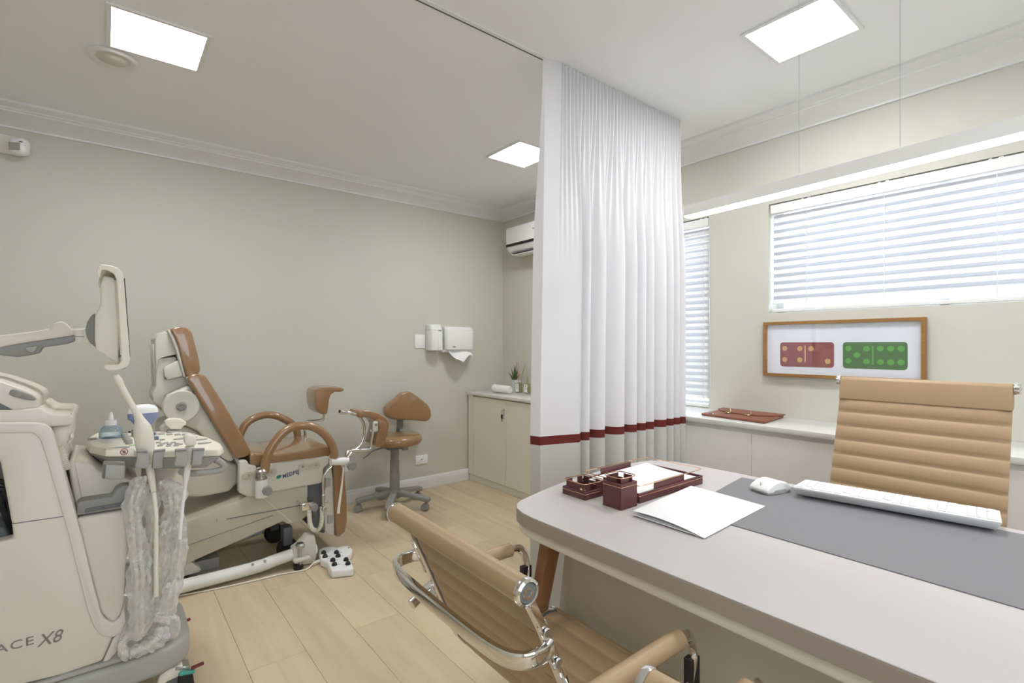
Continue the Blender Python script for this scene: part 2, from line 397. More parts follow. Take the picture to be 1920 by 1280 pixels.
t = thing('ceiling_speaker', 'round ceiling spotlight rim with frosted grey dome beside the left light panel', 'ceiling fixture', (.02, 2.90, ZC))
obj('rim', B().lathe([(.066, .0), (.096, 0), (.098, -.006), (.088, -.012), (.074, -.013), (.066, -.008)], (.021, 2.896, ZC), n=40), 'trim', t)
obj('dome', B().lathe([(0, -.021), (.03, -.019), (.055, -.013), (.070, -.003), (.070, -.001), (0, -.001)], (.021, 2.896, ZC), n=40), 'frosted', t, label='frosted grey dome')

# ---------------------------------------------------------------- curtain, its track
b = B(); b.box(-1.6, 2.62, 1.672, 1.690, ZC-.004, ZC); tr = obj('curtain_track', b, 'trim')
tag(tr, 'thin white curtain track with dark slot running across the ceiling', 'curtain track')
obj('track_slot', B().box(-1.6, 1.56, 1.690, 1.697, ZC-.0045, ZC-.0005), 'track', tr, label='dark slot')
cur = thing('curtain', 'white floor-length divider curtain with burgundy band and grey hem, gathered on ceiling track', 'curtain', (2.1, 1.68, 0))
EDG = [1.492, 1.715, 1.773, 1.882, 2.03, 2.13, 2.207, 2.277, 2.39, 2.46, 2.52, 2.578]     # fold crests near the hem
TL, TR_ = 1.528, 2.578                   # gathered width at the track
def fold_phase(x):
    for i in range(len(EDG)-1):
        if x <= EDG[i+1]: return i, (x-EDG[i])/(EDG[i+1]-EDG[i])
    return len(EDG)-2, 1.
def cpoint(s, z):
    h = max(0., min(1., (ZC-z)/ZC)); w = min(1., max(0., (h-.035)/.33)); w = w*w*(3-2*w)
    xb = EDG[0]+s*(EDG[-1]-EDG[0]); i, f = fold_phase(xb)
    # hem fold: comes forward (towards the desk) to its right-hand crest and turns back sharply
    amp = .058 if i else .05
    if i == 0:
        g = f**1.25; yb = amp*(.15 - 1.3*g) + .07*max(0, f-.93)/.07
        if f < .06: yb += .05*(1-f/.06)
    else: yb = amp*(.75*cos(2*pi*(f**.72)) *-1) if True else 0
    xb2 = xb + (.016*sin(2*pi*f) if i else 0)
    # gathered heading
    if s < .085: xt = TL+.09*s/.085; yt = .012-.03*s/.085; 
    else:
        q = (s-.085)/.915; xt = TL+.09+q*(TR_-TL-.09); yt = -.006+.011*cos(2*pi*q*38+.9*sin(11*q))
    x = lerp(xt, xb2, min(1, h/.67)); y = lerp(yt, yb, w)
    return Vector((x, 1.672+y, z))
def cloth(z0, z1, nz, off=0.):
    N = 760
    return B().grid(lambda u, v: cpoint(u, lerp(z0, z1, v))+Vector((0, off, 0)), N, nz)
ZB0, ZB1 = .799, .838
obj('curtain_panel', cloth(ZB1, ZC-.004, 44), 'curtain', cur, 180)
obj('hem_band', cloth(ZB0, ZB1, 2), 'curtain_band', cur, 180, label='burgundy fabric band')
obj('hem_panel', cloth(.012, ZB0, 10), 'curtain_grey', cur, 180, label='grey lower panel')

# ---------------------------------------------------------------- blinds
def blind(W, n, lab, cords, pitch, tilt):
    y0, y1, z0, z1 = W; y0 += .006; y1 -= .012
    t = thing('venetian_blind', lab, 'window blind', (XW+.03, (y0+y1)/2, z0+.003))
    obj('headrail', B().box(XW+.004, XW+.05, y0, y1+.004, z1-.058, z1-.006, .002, 1), 'white', t)
    for q in cords:
        for dq in (-.012, .02): obj('headrail_clip', B().box(XW+.0025, XW+.018, q+dq-.009+(.004 if dq > 0 else 0), q+dq+.007, z1-.008, z1-.002, .001, 1), 'white', t)
    ztop = z1-.058-.030; a = radians(tilt); xc = XW+.034
    z = ztop; first = None
    while z > z0+.045:
        if first is None:
            b = B(); sl = .0265
            def slat(u, v, z=z):
                w = (v-.5)*2; q = w*sl; bow = .0035*(1-w*w)
                return Vector((xc+q*cos(a)-bow*sin(a), lerp(y0, y1, u), z-q*sin(a)-bow*cos(a)))
            b.grid(slat, 1, 6, .0022); first = obj('slat', b, 'slat', t, 60); zf = z
        else:
            o = first.copy(); COL.objects.link(o); o.parent = t; o.location = (0, 0, z-zf)
        z -= pitch
    obj('bottom_rail', B().box(XW+.014, XW+.050, y0, y1, z0+.005, z0+.026, .003, 2), 'white', t)
    for q in cords:
        c = B(); c.box(XW+.006, XW+.0075, q-.0015, q+.0015, z0+.01, z1-.06); zz = ztop-.02
        while zz > z0+.05: c.box(XW+.004, XW+.009, q-.0035, q+.0035, zz-.008, zz+.008); zz -= pitch
        obj('ladder_cord', c, 'white', t)
    return t
blind(W1, 13, 'wide white venetian blind over the long high window above the framed picture', (1.16, .802, .393, -.02, -.45), .0425, -66)
blind(W2, 28, 'tall narrow white venetian blind beside the curtain', (2.08, 1.775), .0425, -60)
b = B(); b.tube([(XW-.003, 1.733, 2.02), (XW-.004, 1.732, 1.6), (XW-.005, 1.728, 1.2), (XW-.004, 1.722, .98)], .0015, 6, 4)
tag(obj('pull_cord', b, 'white'), 'thin white pull cord hanging beside the narrow blind', 'cord')

# ---------------------------------------------------------------- linear pendant
t = thing('linear_pendant', 'long white linear pendant lamp hanging on two wires over the desk', 'pendant lamp', (1.69, .55, 1.735))
A0, A1 = Vector((1.752, 1.10, 1.757)), Vector((1.655, -.12, 1.754))
d = (A1-A0); L = d.length; ang = atan2(d.y, d.x)
Mb = Matrix.Translation(A0) @ Matrix.Rotation(ang, 4, 'Z')
pr = B().box(0, L, -.022, .022, -.012, .023, .002, 1, Mb); obj('lamp_profile', pr, 'profile_glow', t)
obj('lamp_diffuser', B().box(.004, L-.004, -.020, .020, -.020, -.0121, 0, 1, Mb), 'strip_glow', t, label='glowing white strip')
for y in (.682, .414):
    q = (y-A0.y)/d.y; p = A0+d*q
    obj('suspension_wire', B().cyl((p.x, p.y, 1.78), (p.x, p.y, ZC-.012), .0010, 6), 'pot', t)
    obj('wire_cap', B().cyl((p.x, p.y, 1.7795), (p.x, p.y, 1.79), .006, 10), 'white', t)
    obj('ceiling_cup', B().cyl((p.x, p.y, ZC-.02), (p.x, p.y, ZC-.0005), .02, 16), 'white', t)

# ---------------------------------------------------------------- things on the long wall
t = thing('air_conditioner', 'white wall-mounted split air conditioner with dark stripe, half hidden by the curtain', 'air conditioner', (2.93, 3.2, 2.06))
prof = [(3.01, 2.30), (2.835, 2.302), (2.822, 2.296), (2.818, 2.28), (2.818, 2.15), (2.826, 2.12), (2.850, 2.085), (2.885, 2.066), (2.93, 2.058), (3.01, 2.062)]
obj('body', B().prism(prof, 'Y', 2.80, 3.602, .004, 2), 'white', t, smooth=50)
obj('dark_stripe', B().box(2.8155, 2.8235, 2.81, 3.598, 2.128, 2.150), 'black', t, label='dark horizontal stripe')
Mv = rot_about((2.856, 3.2, 2.078), 'Y', -38)
obj('louvre', B().box(2.846, 2.884, 2.86, 3.555, 2.066, 2.072, .002, 1), 'grey_dark', t)
obj('air_flap', B().box(2.853, 2.915, 2.86, 3.56, 2.052, 2.060, .002, 1), 'white', t)
obj('name_mark', B().box(2.8165, 2.8178, 3.165, 3.235, 2.232, 2.240), 'grey_dark', t, label='small dark name mark')
obj('red_mark', B().box(2.8145, 2.8157, 3.18, 3.20, 2.130, 2.146), 'red_mark', t)

b = B().box(2.056, 2.157, YW-.009, YW, 1.216, 1.336, .004, 2)
tag(obj('switch_plate', b, 'white', base=(2.11, YW-.005, 1.216)), 'blank square white wall plate left of the soap dispenser', 'wall plate')

t = thing('soap_dispenser', 'narrow white soap dispenser beside the paper towel dispenser on the wall', 'soap dispenser', (2.215, YW-.05, 1.195))
pr = [(2.160, YW), (2.160, YW-.07), (2.170, YW-.098), (2.205, YW-.115), (2.258, YW-.115), (2.275, YW-.103), (2.279, YW-.075), (2.279, YW)]
tp = [(lerp(x, 2.22, .10), lerp(y, YW, .28)) for x, y in pr]
bb = B().prism(pr, 'Z', 1.197, 1.375, .006, 2); obj('housing', bb, 'white', t)
obj('cap', B().prism(pr, 'Z', 1.3752, 1.424, .004, 2, taper=tp), 'white', t)
obj('push_lever', B().prism([(2.218, YW-.112), (2.226, YW-.125), (2.262, YW-.125), (2.268, YW-.112)], 'Z', 1.200, 1.272, .003, 2), 'white', t)
obj('clear_window', B().box(2.222, 2.262, YW-.1165, YW-.113, 1.276, 1.345, .001, 1), 'white_matte', t)
obj('name_mark', B().box(2.224, 2.254, YW-.1172, YW-.1155, 1.366, 1.374), 'ink', t)

t = thing('paper_towel_dispenser', 'large white folded paper towel dispenser with a towel hanging out', 'paper towel dispenser', (2.46, YW-.06, 1.16))
pr = [(2.307, YW), (2.307, YW-.085), (2.325, YW-.112), (2.375, YW-.125), (2.565, YW-.125), (2.590, YW-.115), (2.603, YW-.09), (2.603, YW)]
tp = [(lerp(x, 2.45, .05), lerp(y, YW, .22)) for x, y in pr]
obj('housing', B().prism(pr, 'Z', 1.204, 1.375, .005, 2), 'white', t)
obj('cover_top', B().prism(pr, 'Z', 1.3752, 1.407, .004, 2, taper=tp), 'white', t)
obj('lower_tray', B().box(2.290, 2.60, YW-.075, YW, 1.180, 1.2035, .006, 2), 'white', t)
obj('name_mark', B().box(2.365, 2.395, YW-.1268, YW-.1245, 1.224, 1.234), 'ink', t)
def sheet(u, v):
    x = lerp(2.335, 2.58, u)+.02*v*(1 if u < .5 else -.4); dz = (.062+.040*sin(pi*min(1, .18+u*.95)) - .03*max(0, .12-u)/.12)*v
    return Vector((x, YW-.085-.055*v+.012*sin(7*u+2*v), 1.203-dz+.014*v*sin(9*u)))
obj('paper_towel', B().grid(sheet, 14, 8, .0012), 'paper', t, 60)

t = thing('wall_outlet', 'white power outlet plate above the skirting behind the swivel stool', 'wall outlet', (2.12, YW-.005, .211))
obj('plate', B().box(2.063, 2.181, YW-.009, YW, .214, .292, .006, 3), 'white', t)
s = B(); s.prism([(2.122+.016*cos(2*pi*k/6), .253+.021*sin(2*pi*k/6+pi/2)) for k in range(6)], 'Y', YW-.0098, YW-.0085); obj('socket', s, 'grey_light', t, label='grey hexagonal socket')
s = B(); [s.cyl((2.122+dx, YW-.0105, .253+dz), (2.122+dx, YW-.009, .253+dz), .0028, 8) for dx, dz in ((-.006, 0), (.006, 0), (0, .006))]
o = obj('socket_hole', s, 'black', t); o['kind'] = 'stuff'

t = thing('motion_sensor', 'white ball-shaped motion sensor on a wall plate below the cornice', 'motion sensor', (-.40, YW-.03, 2.28))
obj('wall_plate', B().box(-.47, -.378, YW-.016, YW, 2.295, 2.398, .004, 2), 'ivory', t)
obj('swivel_arm', B().cyl((-.40, YW-.01, 2.34), (-.385, YW-.06, 2.33), .016, 12), 'white', t)
Ms = rot_about((-.372, YW-.085, 2.325), 'Z', -28)
obj('sensor_head', B().box(-.412, -.332, YW-.125, YW-.05, 2.278, 2.372, .03, 5, Ms), 'white', t, smooth=60)
obj('lens', B().box(-.398, -.346, YW-.1275, YW-.12, 2.295, 2.335, .002, 1, Ms), 'grey_light', t, label='pale grey lens')
obj('slot', B().box(-.35, -.335, YW-.1268, YW-.12, 2.338, 2.342, 0, 1, Ms), 'grey_dark', t)

# ---------------------------------------------------------------- low cabinets along the window wall
XF = 2.60
def lowcab(name, lab, ya, yb, top, seams, m, plinth, door_top, tl):
    t = thing(name, lab, 'cabinet', ((XF+XW)/2, (ya+yb)/2, 0))
    obj('carcass', B().box(XF+.020, XW-.003, ya, yb, plinth, top-.026), m, t)
    obj('plinth', B().box(XF+.014, XW-.01, ya+.004, yb-.004, .001, plinth-.0005), m, t)
    for y0, y1 in zip(seams, seams[1:]):
        obj('door', B().box(XF, XF+.0195, y0+.0014, y1-.0014, plinth+.002, door_top, .0012, 1), m, t)
    return t
t = lowcab('storage_cabinet', 'pale greige low cabinet in the corner with a lock and hanging keys', 1.93, 3.888, .815, (1.93, 2.365, 2.848, 3.3285, 3.806), 'cab', .062, .777, '')
obj('filler_strip', B().box(XF, XF+.0195, 3.809, 3.887, .064, .788, .001, 1), 'cab', t)
obj('worktop', B().box(XF-.012, XW-.003, 1.93, 3.890, .7895, .8155, .002, 2), 'top', t)
l = obj('lock', B().cyl((XF-.011, 3.345, .700), (XF+.0, 3.345, .700), .0095, 16, bev=.001), 'chrome', t, label='chrome lock')
k = B().box(XF-.020, XF-.0112, 3.3435, 3.3465, .694, .702); k.box(XF-.034, XF-.019, 3.343, 3.347, .684, .703, .002, 1)
obj('key', k, 'steel', l)
k = B().tube([(XF-.028, 3.345+.008*sin(2*pi*q/8), .675+.011*cos(2*pi*q/8)) for q in range(8)], .0013, 6, 2, True); obj('key_ring', k, 'steel', l)
k = B().box(XF-.031, XF-.023, 3.334, 3.357, .628, .665, .005, 2); k.box(XF-.0285, XF-.0265, 3.341, 3.349, .604, .629); obj('hanging_key', k, 'black', l)
t = lowcab('sideboard', 'long pale grey sideboard with white counter under the long window', -1.2, 1.925, .838, (-1.2, -.59, .03, .65, 1.2635, 1.885), 'cab2', .062, .788, '')
obj('worktop', B().box(XF-.012, XW-.003, -1.2, 1.925, .812, .838, .002, 2), 'top', t)
obj('end_panel', B().box(XF, XF+.0195, 1.888, 1.925, .064, .80, .001, 1), 'cab2', t)

# ---------------------------------------------------------------- things on the corner cabinet (z .8155)
ZT = .816
t = thing('rolled_towel', 'rolled white terry towel lying on the corner cabinet', 'towel', (2.74, 3.57, ZT))
a, c = Vector((2.735, 3.690, ZT+.038)), Vector((2.755, 3.462, ZT+.036))
obj('towel_roll', B().tube([a, a.lerp(c, .12), a.lerp(c, .5), a.lerp(c, .9), c], [.020, .037, .0345, .034, .030], 20, 5, up=(0, 0, 1)).move(Matrix.Identity(4)), 'terry', t, 60)
sp = B()
for j in range(1):
    path = [c+Vector((0.0002, -.0015, 0))+Vector(((.006+.00145*q)*cos(q*.55), 0, (.006+.00145*q)*sin(q*.55)*.92)) for q in range(17)]
    sp.tube(path, .0016, 6, 2)
obj('roll_edge', sp, 'terry', t)

t = thing('potted_aloe', 'small aloe plant in a pale grey cylindrical pot on the corner cabinet', 'potted plant', (2.93, 3.615, ZT))
PA = Vector((2.935, 3.620, ZT))
obj('pot', B().lathe([(0, .0), (.034, 0), (.036, .004), (.037, .110), (.034, .110), (.033, .1), (0, .1)], PA, n=28), 'pot', t)
obj('soil', B().lathe([(0, .098), (.0335, .098), (.0335, .101), (0, .104)], PA, n=20), 'desk_leg', t)
r = random.Random(5)
for dx, dy, h, w in ((-.02, .075, .075, 4), (-.012, .04, .115, 4), (.0, .012, .145, 5), (.005, -.012, .142, 5), (.0, -.035, .10, 5), (.004, -.07, .06, 4), (.02, .03, .12, 4), (-.025, -.02, .10, 4), (.03, -.01, .1, 4)):
    p0 = PA+Vector((dx*.3, dy*.25, .100)); p2 = PA+Vector((dx, dy, .10+h)); p1 = p0.lerp(p2, .5)+Vector((0, -dy*.12, .004))
    obj('aloe_leaf', B().tube([p0, p1, p2], [.0075, .0062, .001], 8, 5), 'leaf', t)

def bottle(lab, x, y, name='glass_bottle', tall=.085, stopper=True, w=.028):
    t = thing(name, lab, 'bottle', (x, y, ZT))
    b = B(); b.box(x-w*.8, x+w*.8, y-w, y+w, ZT, ZT+tall, .004, 2); b.lathe([(0, 0), (.011, 0), (.010, .014), (0, .014)], (x, y, ZT+tall), n=14)
    obj('glass_body', b, 'bottle_glass', t)
    obj('label_sticker', B().box(x-w*.8-.0012, x-w*.8-.0002, y-w*.78, y+w*.78, ZT+.008, ZT+tall-.006), 'paper', t, label='white paper sticker')
    m = B(); m.lathe([(0, 0), (.006, 0), (.006, .001), (0, .001)], (x-w*.8-.0012, y, ZT+tall-.02), (-1, 0, 0), 10); m.box(x-w*.8-.0022, x-w*.8-.0011, y-.003, y+.003, ZT+tall*.38, ZT+tall-.034)
    o = obj('printed_mark', m, 'ink', t); o['kind'] = 'stuff'
    return t
t = bottle('square reed diffuser bottle with white ribbon and thin brown reeds beside the aloe', 2.900, 3.515, 'reed_diffuser')
for dy, dx, h in ((.035, .02, .20), (.022, -.01, .215), (.012, .0, .215), (-.075, .01, .20)):
    obj('reed', B().cyl((2.900, 3.515, ZT+.06), (2.9+dx, 3.515+dy, ZT+.06+h), .0019, 6), 'reed', t)
rb = B()
for s in (-1, 1):
    rb.tube([(2.893, 3.515, ZT+.094), (2.885, 3.515+s*.022, ZT+.112), (2.884, 3.515+s*.034, ZT+.100), (2.890, 3.515+s*.014, ZT+.088), (2.893, 3.515, ZT+.094)], .0022, 6, 5, wh=(.009, .0015))
rb.tube([(2.887, 3.518, ZT+.092), (2.874, 3.535, ZT+.07), (2.873, 3.542, ZT+.05)], .002, 6, 4, wh=(.008, .0013))
obj('ribbon_bow', rb, 'white_matte', t, label='white ribbon bow')
t = bottle('square glass spray bottle with stopper standing between the diffuser and the curtain', 2.925, 3.425)
obj('stopper', B().lathe([(.0, 0), (.008, 0), (.008, .018), (.004, .02), (.004, .034), (.0075, .038), (.0075, .048), (0, .05)], (2.925, 3.425, ZT+.099), n=14), 'bottle_glass', t)
t = bottle('square glass bottle with pale cap behind the curtain edge', 2.985, 3.385)
obj('cap', B().box(2.976, 2.994, 3.376, 3.394, ZT+.099, ZT+.125, .002, 1), 'white', t)
t = thing('glass_holder', 'small round glass holder with metal rim at the curtain edge on the corner cabinet', 'glass holder', (2.87, 3.335, ZT))
obj('ring', B().tube([(2.87, 3.335+.03*cos(2*pi*q/16), ZT+.044+.03*sin(2*pi*q/16)) for q in range(16)], .004, 8, 2, True), 'steel', t)
obj('glass_disc', B().lathe([(0, 0), (.029, 0), (.029, .006), (0, .006)], (2.867, 3.335, ZT+.044), (1, 0, 0), 24), 'bottle_glass', t)
obj('foot', B().box(2.852, 2.888, 3.312, 3.358, ZT, ZT+.010, .003, 2), 'steel', t)

# ---------------------------------------------------------------- leather folder on the sideboard, framed picture
t = thing('leather_folder', 'flat reddish brown leather document folder with brass clasps on the sideboard', 'document folder', (2.8, 1.45, .838))
fb = [(2.657, 1.220), (2.968, 1.258), (2.985, 1.622), (2.690, 1.600)]
obj('folder_body', B().prism(fb, 'Z', .8385, .852, .005, 3), 'brown_leather', t)
fp = [(2.974, 1.250), (2.990, 1.632), (2.92, 1.625), (2.85, 1.56), (2.815, 1.48), (2.805, 1.42), (2.81, 1.34), (2.85, 1.275), (2.91, 1.248)]
obj('folder_flap', B().prism(fp, 'Z', .8522, .8585, .0028, 3), 'brown_leather', t)
for q, (x, y) in enumerate(((2.812, 1.495), (2.806, 1.375))):
    b = B(); b.box(x-.030, x-.004, y-.014, y+.014, .8535, .859, .002, 1); b.tube([(x-.012, y-.016, .862), (x+.012, y-.004, .872), (x+.03, y+.012, .872)], .0028, 6, 4); b.cyl((x-.03, y, .857), (x-.03, y, .863), .005, 10)
    obj('brass_clasp', b, 'gold', t)
b = B().box(2.69, 2.70, 1.525, 1.55, .852, .857, .001, 1); obj('press_stud', b, 'chrome', t)

t = thing('framed_picture', 'oak-framed print of a red and a green domino on the wall above the sideboard', 'picture', (XW-.015, 1.005, 1.068))
X0 = XW-.030
fy0, fy1, fz0, fz1, fw = .632, 1.381, 1.068, 1.379, .017
obj('mount_board', B().box(XW-.012, XW-.006, fy0+.01, fy1-.01, fz0+.01, fz1-.01), 'paper', t, label='white mount')
for n_, a in (('top', (X0, XW-.002, fy0, fy1, fz1-fw, fz1)), ('bottom', (X0, XW-.002, fy0, fy1, fz0, fz0+fw)), ('left', (X0, XW-.002, fy1-fw, fy1, fz0+fw, fz1-fw)), ('right', (X0, XW-.002, fy0, fy0+fw, fz0+fw, fz1-fw))):
    obj('frame_bar', B().box(*a, .001, 1), 'oak', t)
XP = XW-.0122
def rrect(y0, y1, z0, z1, r): 
    P = []
    for cy, cz, a0 in ((y1-r, z1-r, 0), (y0+r, z1-r, 90), (y0+r, z0+r, 180), (y1-r, z0+r, 270)):
        P += [(cy+r*cos(radians(a0+k*18)), cz+r*sin(radians(a0+k*18))) for k in range(6)]
    return P
def flat(name, pts, x, m, lab=None): return obj(name, B().prism(pts, 'X', x-.0008, x), m, t, label=lab)
def oval(c, ry, rz): return [(c[0]+ry*cos(2*pi*k/24), c[1]+rz*sin(2*pi*k/24)) for k in range(24)]
RD = [(1.292, 1.295), (1.018, 1.153)]
GR = [(0.977, 1.293), (0.703, 1.151)]
flat('red_domino', rrect(RD[1][0], RD[0][0], 1.262-.1365, 1.262, .016), XP, 'red_print', 'red domino print')
flat('green_domino', rrect(GR[1][0], GR[0][0], 1.262-.136, 1.262, .016), XP, 'green_print', 'green domino print')
rw = RD[0][0]-RD[1][0]; gw = GR[0][0]-GR[1][0]
for f, h in ((.092, .745), (.092, .285), (.385, .745), (.385, .285), (.592, .745), (.893, .25)): flat('pip', oval((RD[0][0]-f*rw, 1.1255+h*.1365), .0138, .0142), XP-.001, 'tan_print')
flat('divider_bar', rrect(RD[0][0]-.496*rw, RD[0][0]-.470*rw, 1.150, 1.244, .003), XP-.001, 'tan_print')
for f, h in ((.092, .755), (.092, .285), (.232, .51), (.385, .75), (.385, .275), (.60, .76), (.755, .76), (.905, .76), (.60, .27), (.755, .27), (.905, .27)): flat('pip', oval((GR[0][0]-f*gw, 1.126+h*.136), .0145, .0142), XP-.001, 'lime_print')
flat('divider_bar', rrect(GR[0][0]-.497*gw, GR[0][0]-.472*gw, 1.146, 1.244, .003), XP-.001, 'lime_print')
obj('glazing', B().box(XW-.021, XW-.019, fy0+.012, fy1-.012, fz0+.012, fz1-.012), 'glass', t)

# ================================================================ desk
ZD = .75
t = desk = thing('office_desk', 'large greige office desk with rounded corners and cream underframe on splayed brown leather legs', 'desk', (1.42, .3, 0))
def desk_outline(inset, y_end=-.78):
    L_ = [(.957, 1.02), (.957, 1.100), (.962, 1.150), (.977, 1.196), (1.000, 1.226), (1.035, 1.247), (1.085, 1.262), (1.18, 1.289), (1.28, 1.312), (1.42, 1.333), (1.55, 1.343), (1.68, 1.345), (1.77, 1.340), (1.825, 1.325), (1.862, 1.296), (1.885, 1.255), (1.900, 1.19), (1.908, 1.05)]
    c = Vector((1.43, .28)); yc = .28
    L_ = [(1.43+(x-1.43)*(1-inset/.47), y-inset) for x, y in L_]
    R_ = [(x, 2*yc-y) for x, y in L_]
    mid_back = [(1.916-inset, .75), (1.918-inset, .28), (1.916-inset, -.19)]
    return L_+mid_back+R_[::-1]
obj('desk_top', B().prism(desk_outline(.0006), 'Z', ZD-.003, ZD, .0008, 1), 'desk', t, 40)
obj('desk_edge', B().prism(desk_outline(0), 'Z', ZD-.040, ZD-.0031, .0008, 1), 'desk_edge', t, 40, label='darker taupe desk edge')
obj('underframe', B().prism(desk_outline(.006), 'Z', ZD-.070, ZD-.0402, .005, 3), 'desk_cream', t, 40, label='cream underframe')
for sx, sy in ((0, 1), (1, 1), (0, -1), (1, -1)):
    xa = 1.05 if sx == 0 else 1.80; x_ = -1 if sx == 0 else 1
    ya = .28+sy*.835; yb = ya+sy*.112; xb = xa+x_*.055
    w = .021; lo = [(xb-w*.7, yb-w*.7), (xb+w*.7, yb-w*.7), (xb+w*.7, yb+w*.7), (xb-w*.7, yb+w*.7)]; hi = [(xa-w*1.3, ya-w), (xa+w*1.3, ya-w), (xa+w*1.3, ya+w), (xa-w*1.3, ya+w)]
    obj('desk_leg', B().prism(lo, 'Z', .001, ZD-.0702, .003, 2, taper=hi), 'desk_leg', t, label='splayed brown leather-wrapped leg')
obj('modesty_panel', B().prism([(1.135, .395), (1.095, ZD-.0705), (-.535, ZD-.0705), (-.575, .395)], 'X', 1.092, 1.110, .001, 1), 'panel_cream', t)

m = B().prism([(1.855, .938), (1.345, .865), (1.345, -.46), (1.872, -.46), (1.872, .60)], 'Z', ZD+.0003, ZD+.0028, .001, 1)
tag(obj('desk_pad', m, 'mat'), 'wide dark grey leather writing pad lying on the desk', 'desk pad')

# ---- burgundy desk set
def wire_rail(x0, x1, y0, y1, z, r=.0017, rc=.016):
    P = []
    for cx, cy, a0 in ((x1-rc, y1-rc, 0), (x0+rc, y1-rc, 90), (x0+rc, y0+rc, 180), (x1-rc, y0+rc, 270)):
        P += [(cx+rc*cos(radians(a0+k*30)), cy+rc*sin(radians(a0+k*30)), z) for k in range(4)]
    return B().tube(P, r, 6, 1, True)
def leather_tray(t, x0, x1, y0, y1, z, h, hb, tabs, rail, w=.006, fl=.004):
    # tray base with low walls, raised leather tabs and a copper rail on top
    obj('tray_floor', B().box(x0, x1, y0, y1, z, z+fl, .001, 1), 'burgundy', t)
    for a in ((x0, x1, y0, y0+w), (x0, x1, y1-w, y1), (x0, x0+w, y0+w, y1-w), (x1-w, x1, y0+w, y1-w)): obj('tray_wall', B().box(*a, z+fl+.0002, z+h, .0012, 1), 'burgundy', t)
    i = .004
    obj('copper_edging', wire_rail(x0-.0004, x1+.0004, y0-.0004, y1+.0004, z+h-.008, .0009, .003), 'copper', t)
    for (side, a, c) in tabs:
        bx = {'-x': (x0+w+.0005, x0+w+.0045, a, c), '+x': (x1-w-.0045, x1-w-.0005, a, c), '-y': (a, c, y0+w+.0005, y0+w+.0045), '+y': (a, c, y1-w-.0045, y1-w-.0005)}[side]
        obj('raised_tab', B().box(*bx, z+fl, z+hb, .001, 1), 'burgundy', t)
    o = wire_rail(x0+rail, x1-rail, y0+rail, y1-rail, z+hb+.001)
    obj('copper_rail', o, 'copper', t, label='copper wire rail')
t = thing('letter_tray', 'burgundy leather letter tray with copper wire rail, holding white paper on the desk', 'letter tray', (1.49, 1.10, ZD))
leather_tray(t, 1.302, 1.668, .985, 1.230, ZD+.0005, .030, .052, [('-y', 1.39, 1.56), ('+y', 1.39, 1.56), ('-x', 1.08, 1.14)], .001)
pb = B().box(1.318, 1.65, .997, 1.218, ZD+.006, ZD+.026, .001, 1)
o = obj('paper_stack', pb, 'paper', base=(1.48, 1.11, ZD+.006)); tag(o, 'stack of white paper sheets in the burgundy letter tray', 'paper')
def psheet(u, v): return Vector((lerp(1.325, 1.640, u)+.006*v, lerp(1.0005, 1.211, v), ZD+.0275+.012*max(0, v-.55)**1.2+.006*u*v))
o = obj('paper_sheet', B().grid(psheet, 8, 8, .0004), 'paper'); tag(o, 'loose top sheet of paper with a curled corner in the letter tray', 'paper')
t = thing('small_tray', 'small square burgundy leather tray with copper rail and brass plate, leftmost of the desk set', 'desk tray', (1.24, 1.17, ZD))
leather_tray(t, 1.192, 1.292, 1.112, 1.216, ZD+.0005, .026, .048, [('-x', 1.12, 1.205), ('+x', 1.12, 1.15), ('+x', 1.18, 1.206), ('-y', 1.205, 1.225), ('-y', 1.255, 1.280), ('+y', 1.205, 1.23), ('+y', 1.255, 1.278)], .001)
b = B()
for q in range(9): b.tube([(1.1985+.002*sin(q), 1.118+.0035*q, ZD+.028), (1.200, 1.121+.0035*q+.002*cos(2*q), ZD+.034+.002*sin(3*q))], .0013, 5, 1)
o = obj('brass_ornament', b, 'gold', t, label='pierced brass plate'); o['kind'] = 'stuff'
t = thing('pen_holder', 'square burgundy leather pen cup with copper rim in front of the letter tray', 'pen holder', (1.245, 1.01, ZD))
x0, x1, y0, y1 = 1.204, 1.280, .977, 1.050
obj('cup_floor', B().box(x0, x1, y0, y1, ZD+.0004, ZD+.006), 'burgundy', t)
for a in ((x0, x1, y0, y0+.006), (x0, x1, y1-.006, y1), (x0, x0+.006, y0+.006, y1-.006), (x1-.006, x1, y0+.006, y1-.006)): obj('cup_wall', B().box(*a, ZD+.0062, ZD+.078, .001, 1), 'burgundy', t)
obj('copper_edging', wire_rail(x0-.0003, x1+.0003, y0-.0003, y1+.0003, ZD+.068, .0009, .003), 'copper', t)
for a in ((x0+.008, x1-.03, y0+.007, y0+.010), (x0+.007, x0+.010, y0+.026, y1-.008), (x0+.012, x1-.012, y1-.010, y1-.007), (x1-.010, x1-.007, y0+.012, y1-.028)): obj('raised_tab', B().box(*a, ZD+.07, ZD+.094, .0008, 1), 'burgundy', t)
obj('copper_rail', wire_rail(x0+.0, x1-.0, y0+.0, y1-.0, ZD+.095), 'copper', t)

